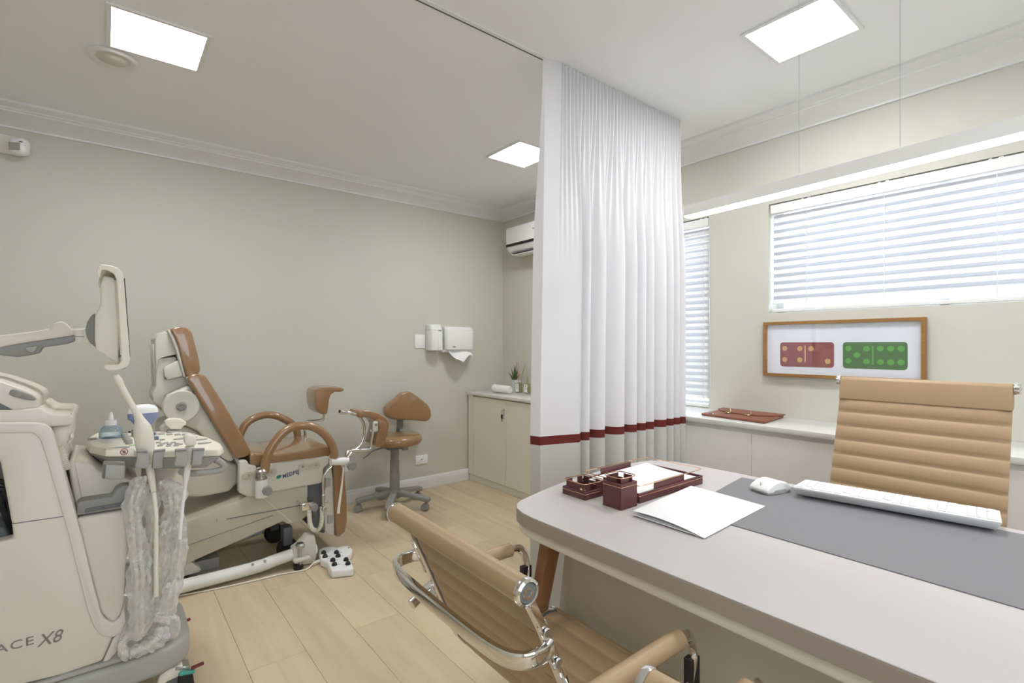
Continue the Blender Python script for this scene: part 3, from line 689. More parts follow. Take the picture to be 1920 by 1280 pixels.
# ---- folder, mouse, keyboard
t = thing('paper_folder', 'open white paper folder lying on the front of the desk', 'folder', (1.38, .83, ZD))
cs = [Vector((1.192, .925)), Vector((1.193, .700)), Vector((1.575, .722)), Vector((1.580, .978))]
def fold_sheet(lift, bend, dx=0):
    def f(u, v):
        a = cs[0].lerp(cs[1], v); c = cs[3].lerp(cs[2], v); p = a.lerp(c, u)
        zz = lift*(1-v**1.7)*(1-.55*u) + bend*sin(pi*v)*(1-u)**1.5
        return Vector((p.x+dx*(1-u), p.y, ZD+.0042+zz))
    return f
obj('back_cover', B().grid(fold_sheet(.0008, .0), 12, 12, .0006), 'paper', t, 60)
obj('inner_sheet', B().grid(fold_sheet(.004, .001, .004), 12, 12, .0004), 'paper', t, 60)
obj('front_cover', B().grid(fold_sheet(.0125, .005), 14, 14, .0006), 'paper', t, 60)
t = thing('computer_mouse', 'white computer mouse on the grey desk pad', 'mouse', (1.755, .785, ZD+.003))
def mouse(u, v):
    x = -.052+.104*u; w = .036*(1-.2*abs(2*u-1)**2.2); a = pi*v; h = .009+.026*sin(pi*min(1, max(0, u*.92+.06)))**.8
    return Vector((x, w*cos(a), .004+h*sin(a)**.75))
Mm = Matrix.Translation((1.757, .787, ZD+.003)) @ Matrix.Rotation(radians(-14), 4, 'Z') @ Matrix.Diagonal((1.08, 1.12, 1.15, 1))
b = B().prism([(-.054, .004), (-.057, .013), (-.046, .022), (-.024, .031), (.004, .035), (.030, .030), (.048, .016), (.052, .004)], 'Y', -.033, .033, .007, 4)
obj('mouse_shell', b.move(Mm), 'white', t, 60)
bs = [(-.052+.104*k/16, .036*(1-.2*abs(2*k/16-1)**2.2)) for k in range(17)]
obj('mouse_base', B().prism([(x, w*.96) for x, w in bs]+[(x, -w*.96) for x, w in bs[::-1]], 'Z', .0003, .012, .001, 1).move(Mm), 'grey_light', t)
obj('scroll_wheel', B().box(-.046, -.026, -.003, .003, .016, .0315, .002, 2).move(Mm), 'white_matte', t)

t = thing('keyboard', 'white full-size keyboard with tapered edges on the grey desk pad', 'keyboard', (1.80, .47, ZD+.003))
K0 = Vector((1.752, .712, ZD+.003)); K1 = Vector((1.826, .228, ZD+.003)); kd = (K1-K0); KL = kd.length
Mk = Matrix.Translation(K0) @ Matrix.Rotation(atan2(kd.y, kd.x), 4, 'Z')      # local x along the board, local y towards the sitter (+X)
obj('keyboard_case', B().prism([(.012, .006), (KL-.012, .006), (KL-.012, .135), (.012, .135)], 'Z', 0, .021, .001, 1, taper=[(0, -.012), (KL, -.012), (KL, .15), (0, .15)]).move(Mk @ rot_about((0, .15, 0), 'X', -3)), 'white', t)
obj('keyboard_deck', B().box(0, KL, -.012, .15, .0212, .026, .0015, 1).move(Mk @ rot_about((0, .15, 0), 'X', -3)), 'white', t)
kb = B().box(-.0075, .0075, -.0075, .0075, 0, .007, .0015, 1)
rows = 6; cols = 23; ky0 = .010; key0 = None
for rI in range(rows):
    for cI in range(cols):
        if cI in (15, 19) : continue
        if rI == 0 and cI in (1, 6, 11): continue
        x = .018+cI*(KL-.036)/(cols-1); y = ky0+rI*.0232+(.004 if rI else 0)
        Mx = Mk @ rot_about((0, .15, 0), 'X', -3) @ Matrix.Translation((x, y-.002, .0261))
        if key0 is None:
            key0 = obj('key', B().box(-.0092, .0092, -.0096, .0096, 0, .0028, .001, 1), 'white_matte', t)
            org = WL[t.name]
            for v in key0.data.vertices: v.co += org
            o = key0
        else:
            o = key0.copy(); COL.objects.link(o); o.parent = t
        o.matrix_local = Matrix.Translation(-org) @ Mx
obj('power_mark', B().box(.10, .103, -.0045, -.0025, .004, .008).move(Mk), 'ink', t)

# ================================================================ leather office chairs
def ribbed(path, hw, rib, thick=.010, nw=14, edge=.004):
    """Quilted leather sling: follows path (x, z) from the top of the back to the seat front, seams every rib metres."""
    P = [Vector((p[0], 0, p[1])) for p in path]; Q, _ = catmull(P, 14, False)
    acc = [0.]
    for a, c in zip(Q, Q[1:]): acc.append(acc[-1]+(c-a).length)
    tot = acc[-1]; n = max(1, round(tot/rib)); N = n*8
    def at(d):
        for i in range(len(acc)-1):
            if d <= acc[i+1] or i == len(acc)-2:
                f = (d-acc[i])/(acc[i+1]-acc[i]); p = Q[i].lerp(Q[i+1], f); t = (Q[i+1]-Q[i]).normalized(); return p, Vector((t.z, 0, -t.x))
    pts = [at(tot*i/N) for i in range(N+1)]
    b = B(); V = []
    for side in (1, -1):
        rows = []
        for i, (p, nn) in enumerate(pts):
            ph = (i % 8)/8; bulge = thick*(.28+.72*abs(sin(pi*ph))**.55)
            rows.append([b.bm.verts.new(p+nn*side*bulge*(1 if abs(j-nw/2) < nw/2-.5 else .35)+Vector((0, hw*(2*j/nw-1), 0))) for j in range(nw+1)])
        V.append(rows)
    for s, rows in enumerate(V):
        for i in range(N):
            for j in range(nw): b.bm.faces.new((rows[i][j], rows[i][j+1], rows[i+1][j+1], rows[i+1][j]))
    for i in range(N):
        for j in (0, nw): b.bm.faces.new((V[0][i][j], V[0][i+1][j], V[1][i+1][j], V[1][i][j]))
    for i in (0, N):
        for j in range(nw): b.bm.faces.new((V[0][i][j], V[0][i][j+1], V[1][i][j+1], V[1][i][j]))
    # seam thread
    st = B(); sp = []
    for i in range(8, N, 8):
        p, nn = pts[i]
        for side in (1, -1):
            k = 0; y = -hw+.012
            while y < hw-.016:
                c = p+nn*side*(thick*.28+.0004)+Vector((0, y, 0)); st.box(c.x-.0007, c.x+.0007, c.y, c.y+.0042, c.z-.0007, c.z+.0007); y += .0075
    return b, st, (pts[0][0], pts[-1][0])
def star_base(t, x, y, r, hub_z, m, wheel_m, cast=.028, n=5, a0=0., stem_top=.40, stem_r=.03, stem_m='chrome', arm_h=.03, arm_w=.05):
    obj('hub', B().lathe([(0, hub_z-.045), (.045, hub_z-.045), (.048, hub_z-.01), (.036, hub_z+.02), (0, hub_z+.02)], (x, y, 0), n=20), m, t)
    obj('gas_column', B().lathe([(0, hub_z+.02), (stem_r, hub_z+.02), (stem_r, lerp(hub_z, stem_top, .45)), (stem_r*.93, lerp(hub_z, stem_top, .46)), (stem_r*.93, lerp(hub_z, stem_top, .72)), (stem_r*.84, lerp(hub_z, stem_top, .73)), (stem_r*.84, stem_top), (0, stem_top)], (x, y, 0), n=20), stem_m, t)
    for k in range(n):
        a = a0+2*pi*k/n; R = Matrix.Translation((x, y, 0)) @ Matrix.Rotation(a, 4, 'Z'); ze = cast*2+.012
        arm = B().prism([(.03, hub_z-.03), (.03, hub_z+.012), (r*.35, hub_z+.004), (r+.022, ze+arm_h), (r+.026, ze+arm_h*.6), (r+.022, ze), (r*.5, hub_z-.032)], 'Y', -arm_w/2, arm_w/2, .005, 2, taper=None).move(R)
        o = obj('base_arm', arm, m, t)
        w = R @ Vector((r, 0, 0)); b2 = a+1.1+k*1.7
        d = Vector((cos(b2), sin(b2), 0)); c = Vector((w.x, w.y, cast))+Vector((-d.y, d.x, 0))*.012
        cw = B()
        for s in (-1, 1): cw.cyl(c+d*s*.006, c+d*s*.021, cast, 18, bev=.004)
        ca = obj('caster', cw, wheel_m, t)
        hd = B(); hd.lathe([(0, cast*.55), (cast*.86, cast*.55), (cast*.86, cast*1.5), (.011, ze-.008), (.011, ze+.004), (0, ze+.004)], (w.x, w.y, 0), n=14)
        obj('caster_hood', hd, wheel_m, ca)
def visitor_chair(lab):
    t = thing('visitor_chair', lab, 'chair', (0, 0, 0), 'tan visitor chairs at the desk')
    path = [(-.297, .832), (-.253, .738), (-.210, .640), (-.168, .545), (-.146, .497), (-.115, .462), (-.07, .446), (0, .441), (.10, .447), (.16, .452), (.192, .448)]
    b, st, ends = ribbed(path, .213, .057, .0085)
    obj('sling', b, 'tan', t, 70); o = obj('seam_stitching', st, 'tan', t); o['kind'] = 'stuff'
    # leather-wrapped top roll with chrome caps
    obj('top_roll', B().cyl((-.310, -.246, .838), (-.310, .246, .838), .0225, 24), 'tan', t)
    obj('front_roll', B().cyl((.200, -.225, .437), (.200, .225, .437), .014, 16), 'tan', t)
    for s in (-1, 1):
        cp = obj('roll_cap', B().lathe([(0, 0), (.0235, 0), (.0245, .004), (.0235, .010), (.019, .0125), (.017, .009), (.012, .009), (.0105, .0125), (.006, .0125), (.005, .010), (0, .010)], (-.310, s*.2462, .838), (0, s, 0), 24), 'chrome', t, label='chrome end cap')
        obj('cap_ring', B().lathe([(.0125, .0095), (.0168, .0095), (.0168, .0105), (.0125, .0105)], (-.310, s*.2462, .838), (0, s, 0), 24), 'grey_dark', cp)
        rail = [(-.297, .822)]+path[1:-1]+[(.197, .440)]
        obj('side_rail', B().tube([(x, s*.232, z) for x, z in rail], .01, 12, 6, wh=(.026, .017), up=(1, 0, .3)), 'chrome', t, label='polished chrome side rail')
        obj('rail_cap', B().cyl((.197, s*.226, .437), (.197, s*.246, .437), .0165, 16, bev=.003), 'chrome', t)
        # arm: chrome loop with a padded leather sleeve
        A = [(-.196, s*.247, .610), (-.192, s*.275, .622), (-.165, s*.285, .632), (0, s*.287, .640), (.08, s*.287, .640), (.108, s*.286, .632), (.124, s*.284, .605), (.125, s*.281, .56), (.105, s*.272, .48), (.07, s*.258, .432), (.04, s*.244, .425)]
        obj('arm_loop', B().tube(A, .01, 12, 6, wh=(.016, .024), up=(0, 0, 1)), 'chrome', t)
        obj('arm_pad', B().tube([(-.180, s*.282, .628), (-.165, s*.285, .633), (0, s*.287, .640), (.070, s*.287, .641)], .0195, 18, 5), 'tan', t, label='padded leather arm sleeve')
        br = B(); br.box(.108, .140, s*.281-.0095, s*.281+.0095, .50, .582, .001, 1)
        obj('arm_clip', br, 'black', t)
        pb = B(); pb.box(-.258, -.236, s*.2405-.002, s*.2405+.006, .672, .772, .006, 2, rot_about((-.247, 0, .722), 'Y', -23.5)); obj('mount_plate', pb, 'chrome', t)
        for dz, dx in ((.030, -.014), (-.032, .013)):
            obj('bolt', B().cyl((-.247+dx, s*.246, .722+dz), (-.247+dx, s*.2505, .722+dz), .008, 14, bev=.001), 'steel', t)
        obj('arm_rear_cap', B().cyl((-.262, s*.270, .588), (-.185, s*.281, .622), .0135, 16, bev=.003), 'chrome', t)
        obj('gap_shade_line', B().tube([(x, s*.2205, z) for x, z in path], .0045, 8, 5), 'grey_dark', t)  # dark tube painting in the shaded gap between sling and rail
        obj('arm_mount', B().cyl((-.197, s*.236, .607), (-.197, s*.268, .612), .0125, 14, bev=.002), 'chrome', t)
    # bowed back stretcher between the rails
    S = [(-.250, -.246, .722), (-.275, -.252, .721), (-.310, -.243, .720), (-.330, -.205, .719), (-.336, -.12, .718), (-.337, 0, .718), (-.336, .12, .718), (-.330, .205, .719), (-.310, .243, .720), (-.275, .252, .721), (-.250, .246, .722)]
    obj('back_stretcher', B().tube(S, .01, 14, 6, wh=(.014, .030), up=(0, 0, 1)), 'chrome', t, label='bowed chrome back bar')
    S = [(.03, -.24, .425), (.03, -.15, .412), (.03, .15, .412), (.03, .24, .425)]
    obj('seat_stretcher', B().tube(S, .01, 12, 5, wh=(.03, .014), up=(0, 0, 1)), 'chrome', t)
    obj('mechanism', B().prism([(-.10, -.075), (.12, -.06), (.12, .06), (-.10, .075)], 'Z', .372, .418, .006, 2), 'black', t)
    star_base(t, 0, 0, .285, .10, 'chrome', 'black', .026, 5, .3, .373, .025, 'black', .018, .032)
    return t
vc = visitor_chair('tan ribbed leather visitor chair with chrome arms, foremost and fully in view at the desk')
v2 = dup(vc); v2['label'] = 'second tan leather visitor chair at the bottom edge, mostly out of frame'
vc.location = (.858, .886, 0); vc.rotation_euler = (0, 0, radians(-1.0))
v2.location = (.832, .142, 0); v2.rotation_euler = (0, 0, radians(4))

t = thing('executive_chair', 'tall tan ribbed leather desk chair with chrome rail ends behind the desk', 'chair', (2.18, .518, 0))
path = [(2.352, 1.088), (2.330, 1.02), (2.292, .90), (2.252, .78), (2.222, .68), (2.205, .60), (2.188, .53), (2.155, .485), (2.10, .463), (2.0, .462), (1.90, .470), (1.84, .466)]
b, st, ends = ribbed(path, .252, .0565, .011)
Mx = Matrix.Translation((0, .518, 0)); b.move(Mx); st.move(Mx)
obj('sling', b, 'tan', t, 70); o = obj('seam_stitching', st, 'tan', t); o['kind'] = 'stuff'
obj('top_roll', B().tube([(2.356, .518-.253, 1.102), (2.356, .518, 1.102), (2.356, .518+.253, 1.102)], .012, 18, 2), 'tan', t)
for s in (-1, 1):
    y = .518+s*.2535
    cp = obj('roll_cap', B().lathe([(0, 0), (.019, 0), (.0205, .003), (.0205, .014), (.016, .017), (.010, .017), (.008, .015), (0, .015)], (2.356, y, 1.102), (0, s, 0), 20), 'chrome', t, label='chrome end cap')
    obj('side_rail', B().tube([(x+.017, .518+s*.238, z-.004) for x, z in path], .008, 10, 5, wh=(.016, .012), up=(1, 0, .3)), 'chrome', t)
obj('top_panel', B().prism([(2.338, 1.110), (2.350, 1.1195), (2.366, 1.117), (2.374, 1.104), (2.371, 1.06), (2.363, 1.032), (2.346, 1.029), (2.320, 1.030)], 'Y', .518-.2525, .518+.2525, .004, 3), 'tan', t, 60)
S = [(2.30, .518-.238, .86), (2.345, .518-.236, .858), (2.37, .518-.19, .855), (2.372, .518, .855), (2.37, .518+.19, .855), (2.345, .518+.236, .858), (2.30, .518+.238, .86)]
obj('back_stretcher', B().tube(S, .01, 12, 5, wh=(.014, .03)), 'chrome', t)
obj('mechanism', B().box(2.02, 2.20, .44, .596, .40, .452, .008, 2), 'black', t)
star_base(t, 2.10, .518, .29, .10, 'chrome', 'black', .026, 5, .2, .401, .027, 'black', .018, .034)

# ================================================================ swivel stool
SX_, SY_ = 1.715, 3.575
t = thing('swivel_stool', 'brown vinyl swivel stool with backrest on a grey five-castor base by the long wall', 'stool', (SX_, SY_, 0))
obj('seat', B().lathe([(0, .490), (.160, .490), (.182, .497), (.189, .515), (.188, .545), (.174, .559), (.08, .563), (0, .564)], (SX_+.012, SY_-.012, 0), n=40), 'brown', t, 60)
STAR = radians(19)
bk = [(1.896, 0.873), (1.944, 0.852), (2.017, 0.800), (2.082, 0.747), (2.107, 0.700), (2.112, 0.651), (2.092, 0.617), (2.052, 0.612), (1.968, 0.628), (1.896, 0.637), (1.826, 0.646), (1.757, 0.657), (1.716, 0.677), (1.698, 0.713), (1.703, 0.754), (1.730, 0.781), (1.784, 0.815), (1.840, 0.859)]
obj('backrest', B().prism(bk, 'Y', 3.70, 3.77, .028, 5), 'brown', t, 70)
g = B(); 
pts = [(SX_+.145, 3.775, .70), (SX_+.145, 3.80, .66), (SX_+.14, 3.80, .57), (SX_+.10, 3.74, .478), (SX_+.02, 3.62, .474)]
obj('back_bar', B().tube(pts, .012, 8, 5, wh=(.03, .008)), 'grey_dark', t)
prf = []
for k in range(15): prf += [(.022, .565+k*.008), (.029, .569+k*.008)]
obj('bellows', B().lathe([(0, .564)]+prf+[(0, .684)], (SX_+.148, 3.785, 0), n=16), 'grey_light', t, label='grey ribbed bellows')
obj('seat_plate', B().box(SX_-.07, SX_+.075, SY_-.06, SY_+.05, .455, .4895, .004, 2), 'grey_dark', t)
obj('mechanism_cap', B().box(SX_+.028, SX_+.072, SY_-.085, SY_-.061, .445, .4895, .006, 2), 'grey', t)
lv = [tuple((p[0], 3.53, p[1])) for p in [(1.616, 0.484), (1.557, 0.476), (1.512, 0.466), (1.475, 0.440), (1.447, 0.424)]]
obj('height_lever', B().tube(lv, .0055, 8, 4), 'grey_dark', t)
star_base(t, SX_, SY_, .262, .125, 'grey', 'grey', .027, 5, STAR, .455, .038, 'grey', .032, .052)

# ================================================================ gynaecological examination chair
t = ex = thing('examination_chair', 'brown upholstered gynaecological examination chair wrapped in clear plastic, on a beige lifting base', 'examination chair', (.72, 3.26, 0))
N0, N1 = 2.995, 3.52        # near and far faces of the chair
# -- lifting base
pd = [(0.285, 0.348), (0.541, 0.414), (0.605, 0.442), (0.902, 0.440), (0.905, 0.328), (0.914, 0.270), (0.896, 0.253), (0.863, 0.235), (0.800, 0.231), (0.771, 0.255), (0.669, 0.228), (0.340, 0.146), (0.285, 0.134)]
obj('lift_arm_cover', B().prism(pd, 'Y', 3.02, 3.50, .008, 2), 'chair_steel', t)
s = [(0.296, 0.226), (0.720, 0.300), (0.901, 0.325), (0.901, 0.331), (0.720, 0.309), (0.296, 0.237)]
obj('cover_seam', B().prism([(0.490, 0.328), (0.685, 0.325), (0.904, 0.325), (0.904, 0.329), (0.685, 0.329), (0.490, 0.331)], 'Y', 3.0170, 3.0205), 'grey_dark', t)
obj('cover_seam', B().prism([(0.289, 0.227), (0.490, 0.261), (0.721, 0.299), (0.719, 0.303), (0.490, 0.265), (0.289, 0.231)], 'Y', 3.0170, 3.0205), 'grey', t)
obj('cover_seam', B().prism([(0.661, 0.412), (0.813, 0.237), (0.822, 0.239), (0.669, 0.410)], 'Y', 3.0172, 3.0205), 'chair_shell', t)
for u in [(0.449, 0.332), (0.525, 0.242), (0.848, 0.355)]: obj('screw', B().cyl((u[0], 3.0195, u[1]), (u[0], 3.0145, u[1]), .006, 12, bev=.001), 'steel', t)
obj('base_plate', B().box(-.05, .46, 3.07, 3.45, .012, .05, .006, 2), 'grey', t)
obj('base_wedge', B().prism([(0.203, 0.176), (0.296, 0.184), (0.380, 0.085), (0.365, 0.072), (0.203, 0.071)], 'Y', 3.045, 3.47, .004, 2), 'chair_shell', t)
obj('base_box', B().box(.34, .47, 3.10, 3.42, .05, .11, .004, 2), 'grey', t)
cw = [(0.823, 0.161)]
for y in (3.10, 3.40):
    c_ = B(); 
    for q in (0, .034): c_.cyl((cw[0][0], y+q, .058), (cw[0][0], y+q+.026, .058), .056, 24, bev=.008)
    o = obj('caster', c_, 'black', t); obj('caster_fork', B().box(cw[0][0]-.03, cw[0][0]+.02, y-.006, y+.066, .085, .19, .006, 2), 'grey_dark', o)
for y, lab in ((2.985, ''), (3.535, '')):
    tb = [(-.12, y, .045), (.22, y, .047), (.60, y, .049), (.72, y, .062), (.80, y, .069), (.90, y, .069)]
    obj('floor_bar', B().tube(tb, .0325, 18, 5), 'white_steel', t, label='white tubular floor bar')
for u in [(0.602, 0.082), (0.662, 0.082)]: obj('screw', B().cyl((u[0], 2.956, u[1]), (u[0], 2.949, u[1]), .007, 12, bev=.001), 'steel', t)
for y in (2.985, 3.535):
    br = B().prism([(0.807, 0.110), (0.836, 0.124), (0.885, 0.170), (0.924, 0.162), (0.933, 0.103), (0.933, 0.035), (0.921, 0.002), (0.833, 0.013), (0.807, 0.044)], 'Y', y-.036, y+.036, .008, 2)
    o = obj('foot_bracket', br, 'chair_shell', t); obj('foot_pad', B().cyl((.83, y-.046, .001), (.83, y-.046, .022), .027, 20, bev=.006), 'black', o)
    obj('levelling_screw', B().lathe([(0, .02), (.008, .02), (.008, .115), (.024, .118), (.026, .132), (.02, .142), (0, .144)], (.84, y-.047, 0), n=14), 'steel', o)
    obj('bracket_flange', B().box(.80, .89, y-.076, y-.0365, .045, .063, .006, 2), 'chair_shell', o); obj('end_cap', B().cyl((.925, y, .07), (.942, y, .07), .033, 18, bev=.006), 'white', o)
# -- seat body
cv = [(0.689, 0.590), (1.023, 0.590), (1.023, 0.543), (0.989, 0.523), (0.989, 0.486), (0.980, 0.437), (0.854, 0.434), (0.680, 0.433), (0.622, 0.435), (0.627, 0.573)]
obj('seat_cover', B().prism(cv, 'Y', 3.00, 3.515, .012, 3), 'chair_shell', t)
hb = [(0.545, 0.628), (0.562, 0.632), (0.583, 0.628), (0.591, 0.603), (0.627, 0.593), (0.625, 0.429), (0.578, 0.441), (0.542, 0.467)]
for y0, y1 in ((2.985, 3.04), (3.475, 3.53)): obj('hip_cover', B().prism(hb, 'Y', y0, y1, .006, 2), 'chair_shell', t)
def recess(c, rx, rz, y, m='chair_steel'):
    o = obj('recess_cup', B().lathe([(0, .0), (1, .0), (1.06, .002), (.9, .004), (.55, .0025), (0, .0025)], (0, 0, 0), (0, -1, 0), 24).move(Matrix.Translation((c[0], y, c[1])) @ Matrix.Diagonal((rx, 1, rz, 1))), m, t)
    obj('recess_screw', B().cyl((c[0], y-.0025, c[1]), (c[0], y-.006, c[1]), .006, 10), 'steel', o)
r1, r2, r3, r4, r5 = [(0.591, 0.550), (0.707, 0.545), (0.871, 0.550), (0.906, 0.547), (0.945, 0.548)]
recess(r1, .036, .021, 2.985); recess(r2, .026, .021, 3.0)
for q in (r3, r4, r5): recess(q, .024, .017, 3.0)
lg = [(0.760, 0.511)]
q0, q1 = [(0.762, 0.504), (0.851, 0.517)]
tl_ = math.degrees(atan2(q1[1]-q0[1], q1[0]-q0[0]))
lo = [(0.731, 0.505), (0.732, 0.520), (0.743, 0.524), (0.756, 0.523), (0.756, 0.513), (0.747, 0.505)]
obj('leaf_mark', B().prism(lo, 'Y', 2.9988, 3.001), 'green_mark', t, label='green leaf logo')
tw = (q1[0]-q0[0]); tx = text_b('MEDPEJ', .0315, face_minus_y(q0[0]+.002, 2.9992, q0[1]-.002, tl_), bold=.0007, space=1.1)
xs = [v.co.x for v in tx.bm.verts]; sc = tw/(max(xs)-min(xs)); mn = min(xs)
for v in tx.bm.verts: v.co.x = mn+(v.co.x-mn)*sc
obj('lettering', tx, 'navy', t, label='navy maker lettering')
# -- upholstery
def xzwall(p, b=.03): return p
sc_ = [(0.600, 0.651), (0.613, 0.659), (0.637, 0.652), (0.740, 0.635), (0.855, 0.637), (0.975, 0.645), (1.028, 0.646), (1.040, 0.625), (1.031, 0.585), (0.855, 0.585), (0.702, 0.587), (0.653, 0.584), (0.605, 0.592)]
obj('seat_cushion', B().prism(sc_, 'Y', 3.02, 3.50, .014, 4), 'brown', t, 60)
bc = [(0.312, 1.079), (0.331, 1.097), (0.363, 1.101), (0.394, 1.089), (0.415, 1.055), (0.503, 0.890), (0.567, 0.761), (0.603, 0.682), (0.608, 0.658), (0.587, 0.644), (0.536, 0.637), (0.518, 0.665), (0.429, 0.838), (0.328, 1.040)]
obj('back_cushion', B().prism(bc, 'Y', 3.02, 3.50, .020, 4), 'brown', t, 60)
hc = [(0.246, 1.324), (0.262, 1.336), (0.287, 1.341), (0.319, 1.337), (0.337, 1.320), (0.349, 1.271), (0.368, 1.190), (0.377, 1.132), (0.375, 1.107), (0.361, 1.091), (0.316, 1.085), (0.300, 1.151), (0.282, 1.235), (0.266, 1.286)]
obj('head_cushion', B().prism(hc, 'Y', 3.06, 3.46, .022, 5), 'brown', t, 60)
obj('head_back', B().prism([(0.235, 1.322), (0.246, 1.327), (0.266, 1.286), (0.282, 1.235), (0.300, 1.151), (0.314, 1.085), (0.305, 1.081), (0.289, 1.143), (0.269, 1.227), (0.251, 1.284)], 'Y', 3.07, 3.45, .012, 3), 'chair_shell', t)
# -- moulded back shell
obj('head_shell', B().prism([(0.187, 1.280), (0.202, 1.303), (0.228, 1.318), (0.244, 1.308), (0.260, 1.270), (0.273, 1.224), (0.280, 1.200), (0.215, 1.182), (0.200, 1.169), (0.191, 1.106), (0.187, 1.206)], 'Y', 3.10, 3.42, .016, 4), 'chair_shell', t)
obj('head_shell', B().prism([(0.220, 1.126), (0.228, 1.136), (0.282, 1.170), (0.293, 1.129), (0.307, 1.088), (0.239, 1.070), (0.224, 1.088)], 'Y', 3.08, 3.44, .010, 3), 'chair_shell', t)
obj('neck_shell', B().prism([(0.187, 1.265), (0.202, 1.265), (0.215, 1.179), (0.273, 1.189), (0.282, 1.165), (0.224, 1.128), (0.231, 1.072), (0.309, 1.088), (0.335, 1.040), (0.231, 0.992), (0.224, 0.917), (0.180, 0.958), (0.176, 0.995), (0.191, 1.037)], 'Y', 3.115, 3.405, .010, 3), 'chair_shell', t)
for y in (3.16, 3.215, 3.27, 3.325):
    obj('shell_rib', B().prism([(p[0]-.004, p[1]) for p in [(0.182, 1.251), (0.195, 1.251), (0.204, 1.031), (0.191, 1.031)]], 'Y', y, y+.018, .004, 2), 'chair_shell', t)
bs_ = [(0.332, 1.042), (0.436, 0.831), (0.535, 0.638), (0.520, 0.618), (0.480, 0.640), (0.364, 0.802), (0.268, 0.863), (0.224, 0.915), (0.222, 0.942), (0.231, 0.994)]
obj('back_shell', B().prism(bs_, 'Y', 3.05, 3.47, .014, 3), 'chair_shell', t)
obj('back_pan', B().prism([(0.309, 1.084), (0.327, 1.042), (0.431, 0.834), (0.533, 0.633), (0.545, 0.602), (0.561, 0.612), (0.548, 0.636), (0.443, 0.847), (0.341, 1.047), (0.320, 1.086)], 'Y', 3.03, 3.49, .003, 2), 'grey_light', t)
lowb = [(0.204, 0.839), (0.271, 0.859), (0.368, 0.798), (0.485, 0.634), (0.561, 0.586), (0.566, 0.498), (0.515, 0.450), (0.387, 0.445), (0.226, 0.476)]
obj('back_skirt', B().prism(lowb, 'Y', 3.09, 3.43, .02, 3), 'chair_shell', t)
dc = [(0.292, 0.937)]
for y, s in ((3.05, -1), (3.47, 1)):
    o = obj('hinge_disc', B().lathe([(0, 0), (.079, 0), (.082, .004), (.082, .014), (.076, .020), (.07, .020), (.05, .017), (.02, .015), (0, .015)], (dc[0][0], y, dc[0][1]), (0, s, 0), 40), 'chair_shell', t)
    obj('disc_button', B().lathe([(0, .0155), (.021, .0155), (.023, .020), (.021, .027), (.012, .028), (.010, .025), (0, .025)], (dc[0][0], y, dc[0][1]), (0, s, 0), 20), 'grey', o, label='grey button')
# -- hooped arms
ah = V3([(0.662, 0.557), (0.673, 0.630), (0.700, 0.693), (0.748, 0.755), (0.803, 0.787), (0.861, 0.792), (0.924, 0.775), (0.980, 0.732), (1.021, 0.671), (1.037, 0.622), (1.038, 0.585)], 2.965)
obj('arm_hoop', B().tube(ah, .0235, 18, 6), 'brown', t, 60, label='hooped brown padded arm')
fh = V3([(0.628, 0.582), (0.643, 0.651), (0.661, 0.699), (0.685, 0.744), (0.731, 0.777), (0.799, 0.793), (0.863, 0.782), (0.924, 0.749), (0.968, 0.712), (0.992, 0.674), (0.999, 0.630), (0.996, 0.580)], 3.555)
obj('arm_hoop', B().tube(fh, .0235, 18, 6), 'brown', t, 60, label='hooped brown padded arm')
ck = [(0.657, 0.549), (0.646, 0.513), (0.646, 0.430), (0.660, 0.470)]
cx = ck[1][0]
for y in (2.962, 3.558):
    o = obj('arm_clamp', B().lathe([(0, 0), (.031, 0), (.031, .094), (0, .094)], (cx, y, ck[2][1]), n=22), 'white_steel', t)
    obj('clamp_collar', B().lathe([(0, .0945), (.029, .0945), (.029, .104), (.021, .105), (.021, .128), (.029, .130), (.030, .14), (.022, .15), (0, .15)], (cx, y, ck[2][1]), n=20), 'steel', o)
    obj('clamp_knob', B().lathe([(0, 0), (.012, 0), (.012, .012), (.026, .014), (.024, .030), (0, .031)], (ck[3][0]+.005, y-.030 if y < 3.2 else y+.03, ck[3][1]), (0, -1 if y < 3.2 else 1, 0), 8), 'grey', o, label='grey lobed knob')
# -- hanging leg section
lp = [(1.057, 0.533), (1.069, 0.541), (1.102, 0.524), (1.125, 0.471), (1.138, 0.323), (1.141, 0.175), (1.128, 0.110), (1.095, 0.090), (1.073, 0.094), (1.069, 0.239), (1.063, 0.433)]
obj('leg_cushion', B().prism(lp, 'Y', 3.03, 3.49, .018, 4), 'brown', t, 60)
ls = [(1.018, 0.504), (1.050, 0.525), (1.063, 0.433), (1.069, 0.239), (1.073, 0.097), (1.037, 0.108), (1.015, 0.136), (1.009, 0.283)]
obj('leg_shell', B().prism(ls, 'Y', 3.05, 3.47, .006, 2), 'chair_shell', t)
for a in ([(1.015, 0.451), (1.044, 0.446), (1.044, 0.398), (1.015, 0.397)], [(1.028, 0.229), (1.057, 0.223), (1.057, 0.178), (1.028, 0.178)]): obj('shell_notch', B().prism(a, 'Y', 3.0425, 3.052, .002, 1), 'grey_light', t)
obj('slide_column', B().prism([(0.929, 0.424), (1.010, 0.429), (1.039, 0.230), (1.029, 0.102), (0.969, 0.133), (0.932, 0.284)], 'Y', 3.10, 3.42, .006, 2), 'grey_dark', t)
obj('slide_rail', B().prism([(0.881, 0.424), (0.914, 0.422), (0.914, 0.356), (0.881, 0.353)], 'Y', 3.05, 3.09, .002, 1), 'white_steel', t)
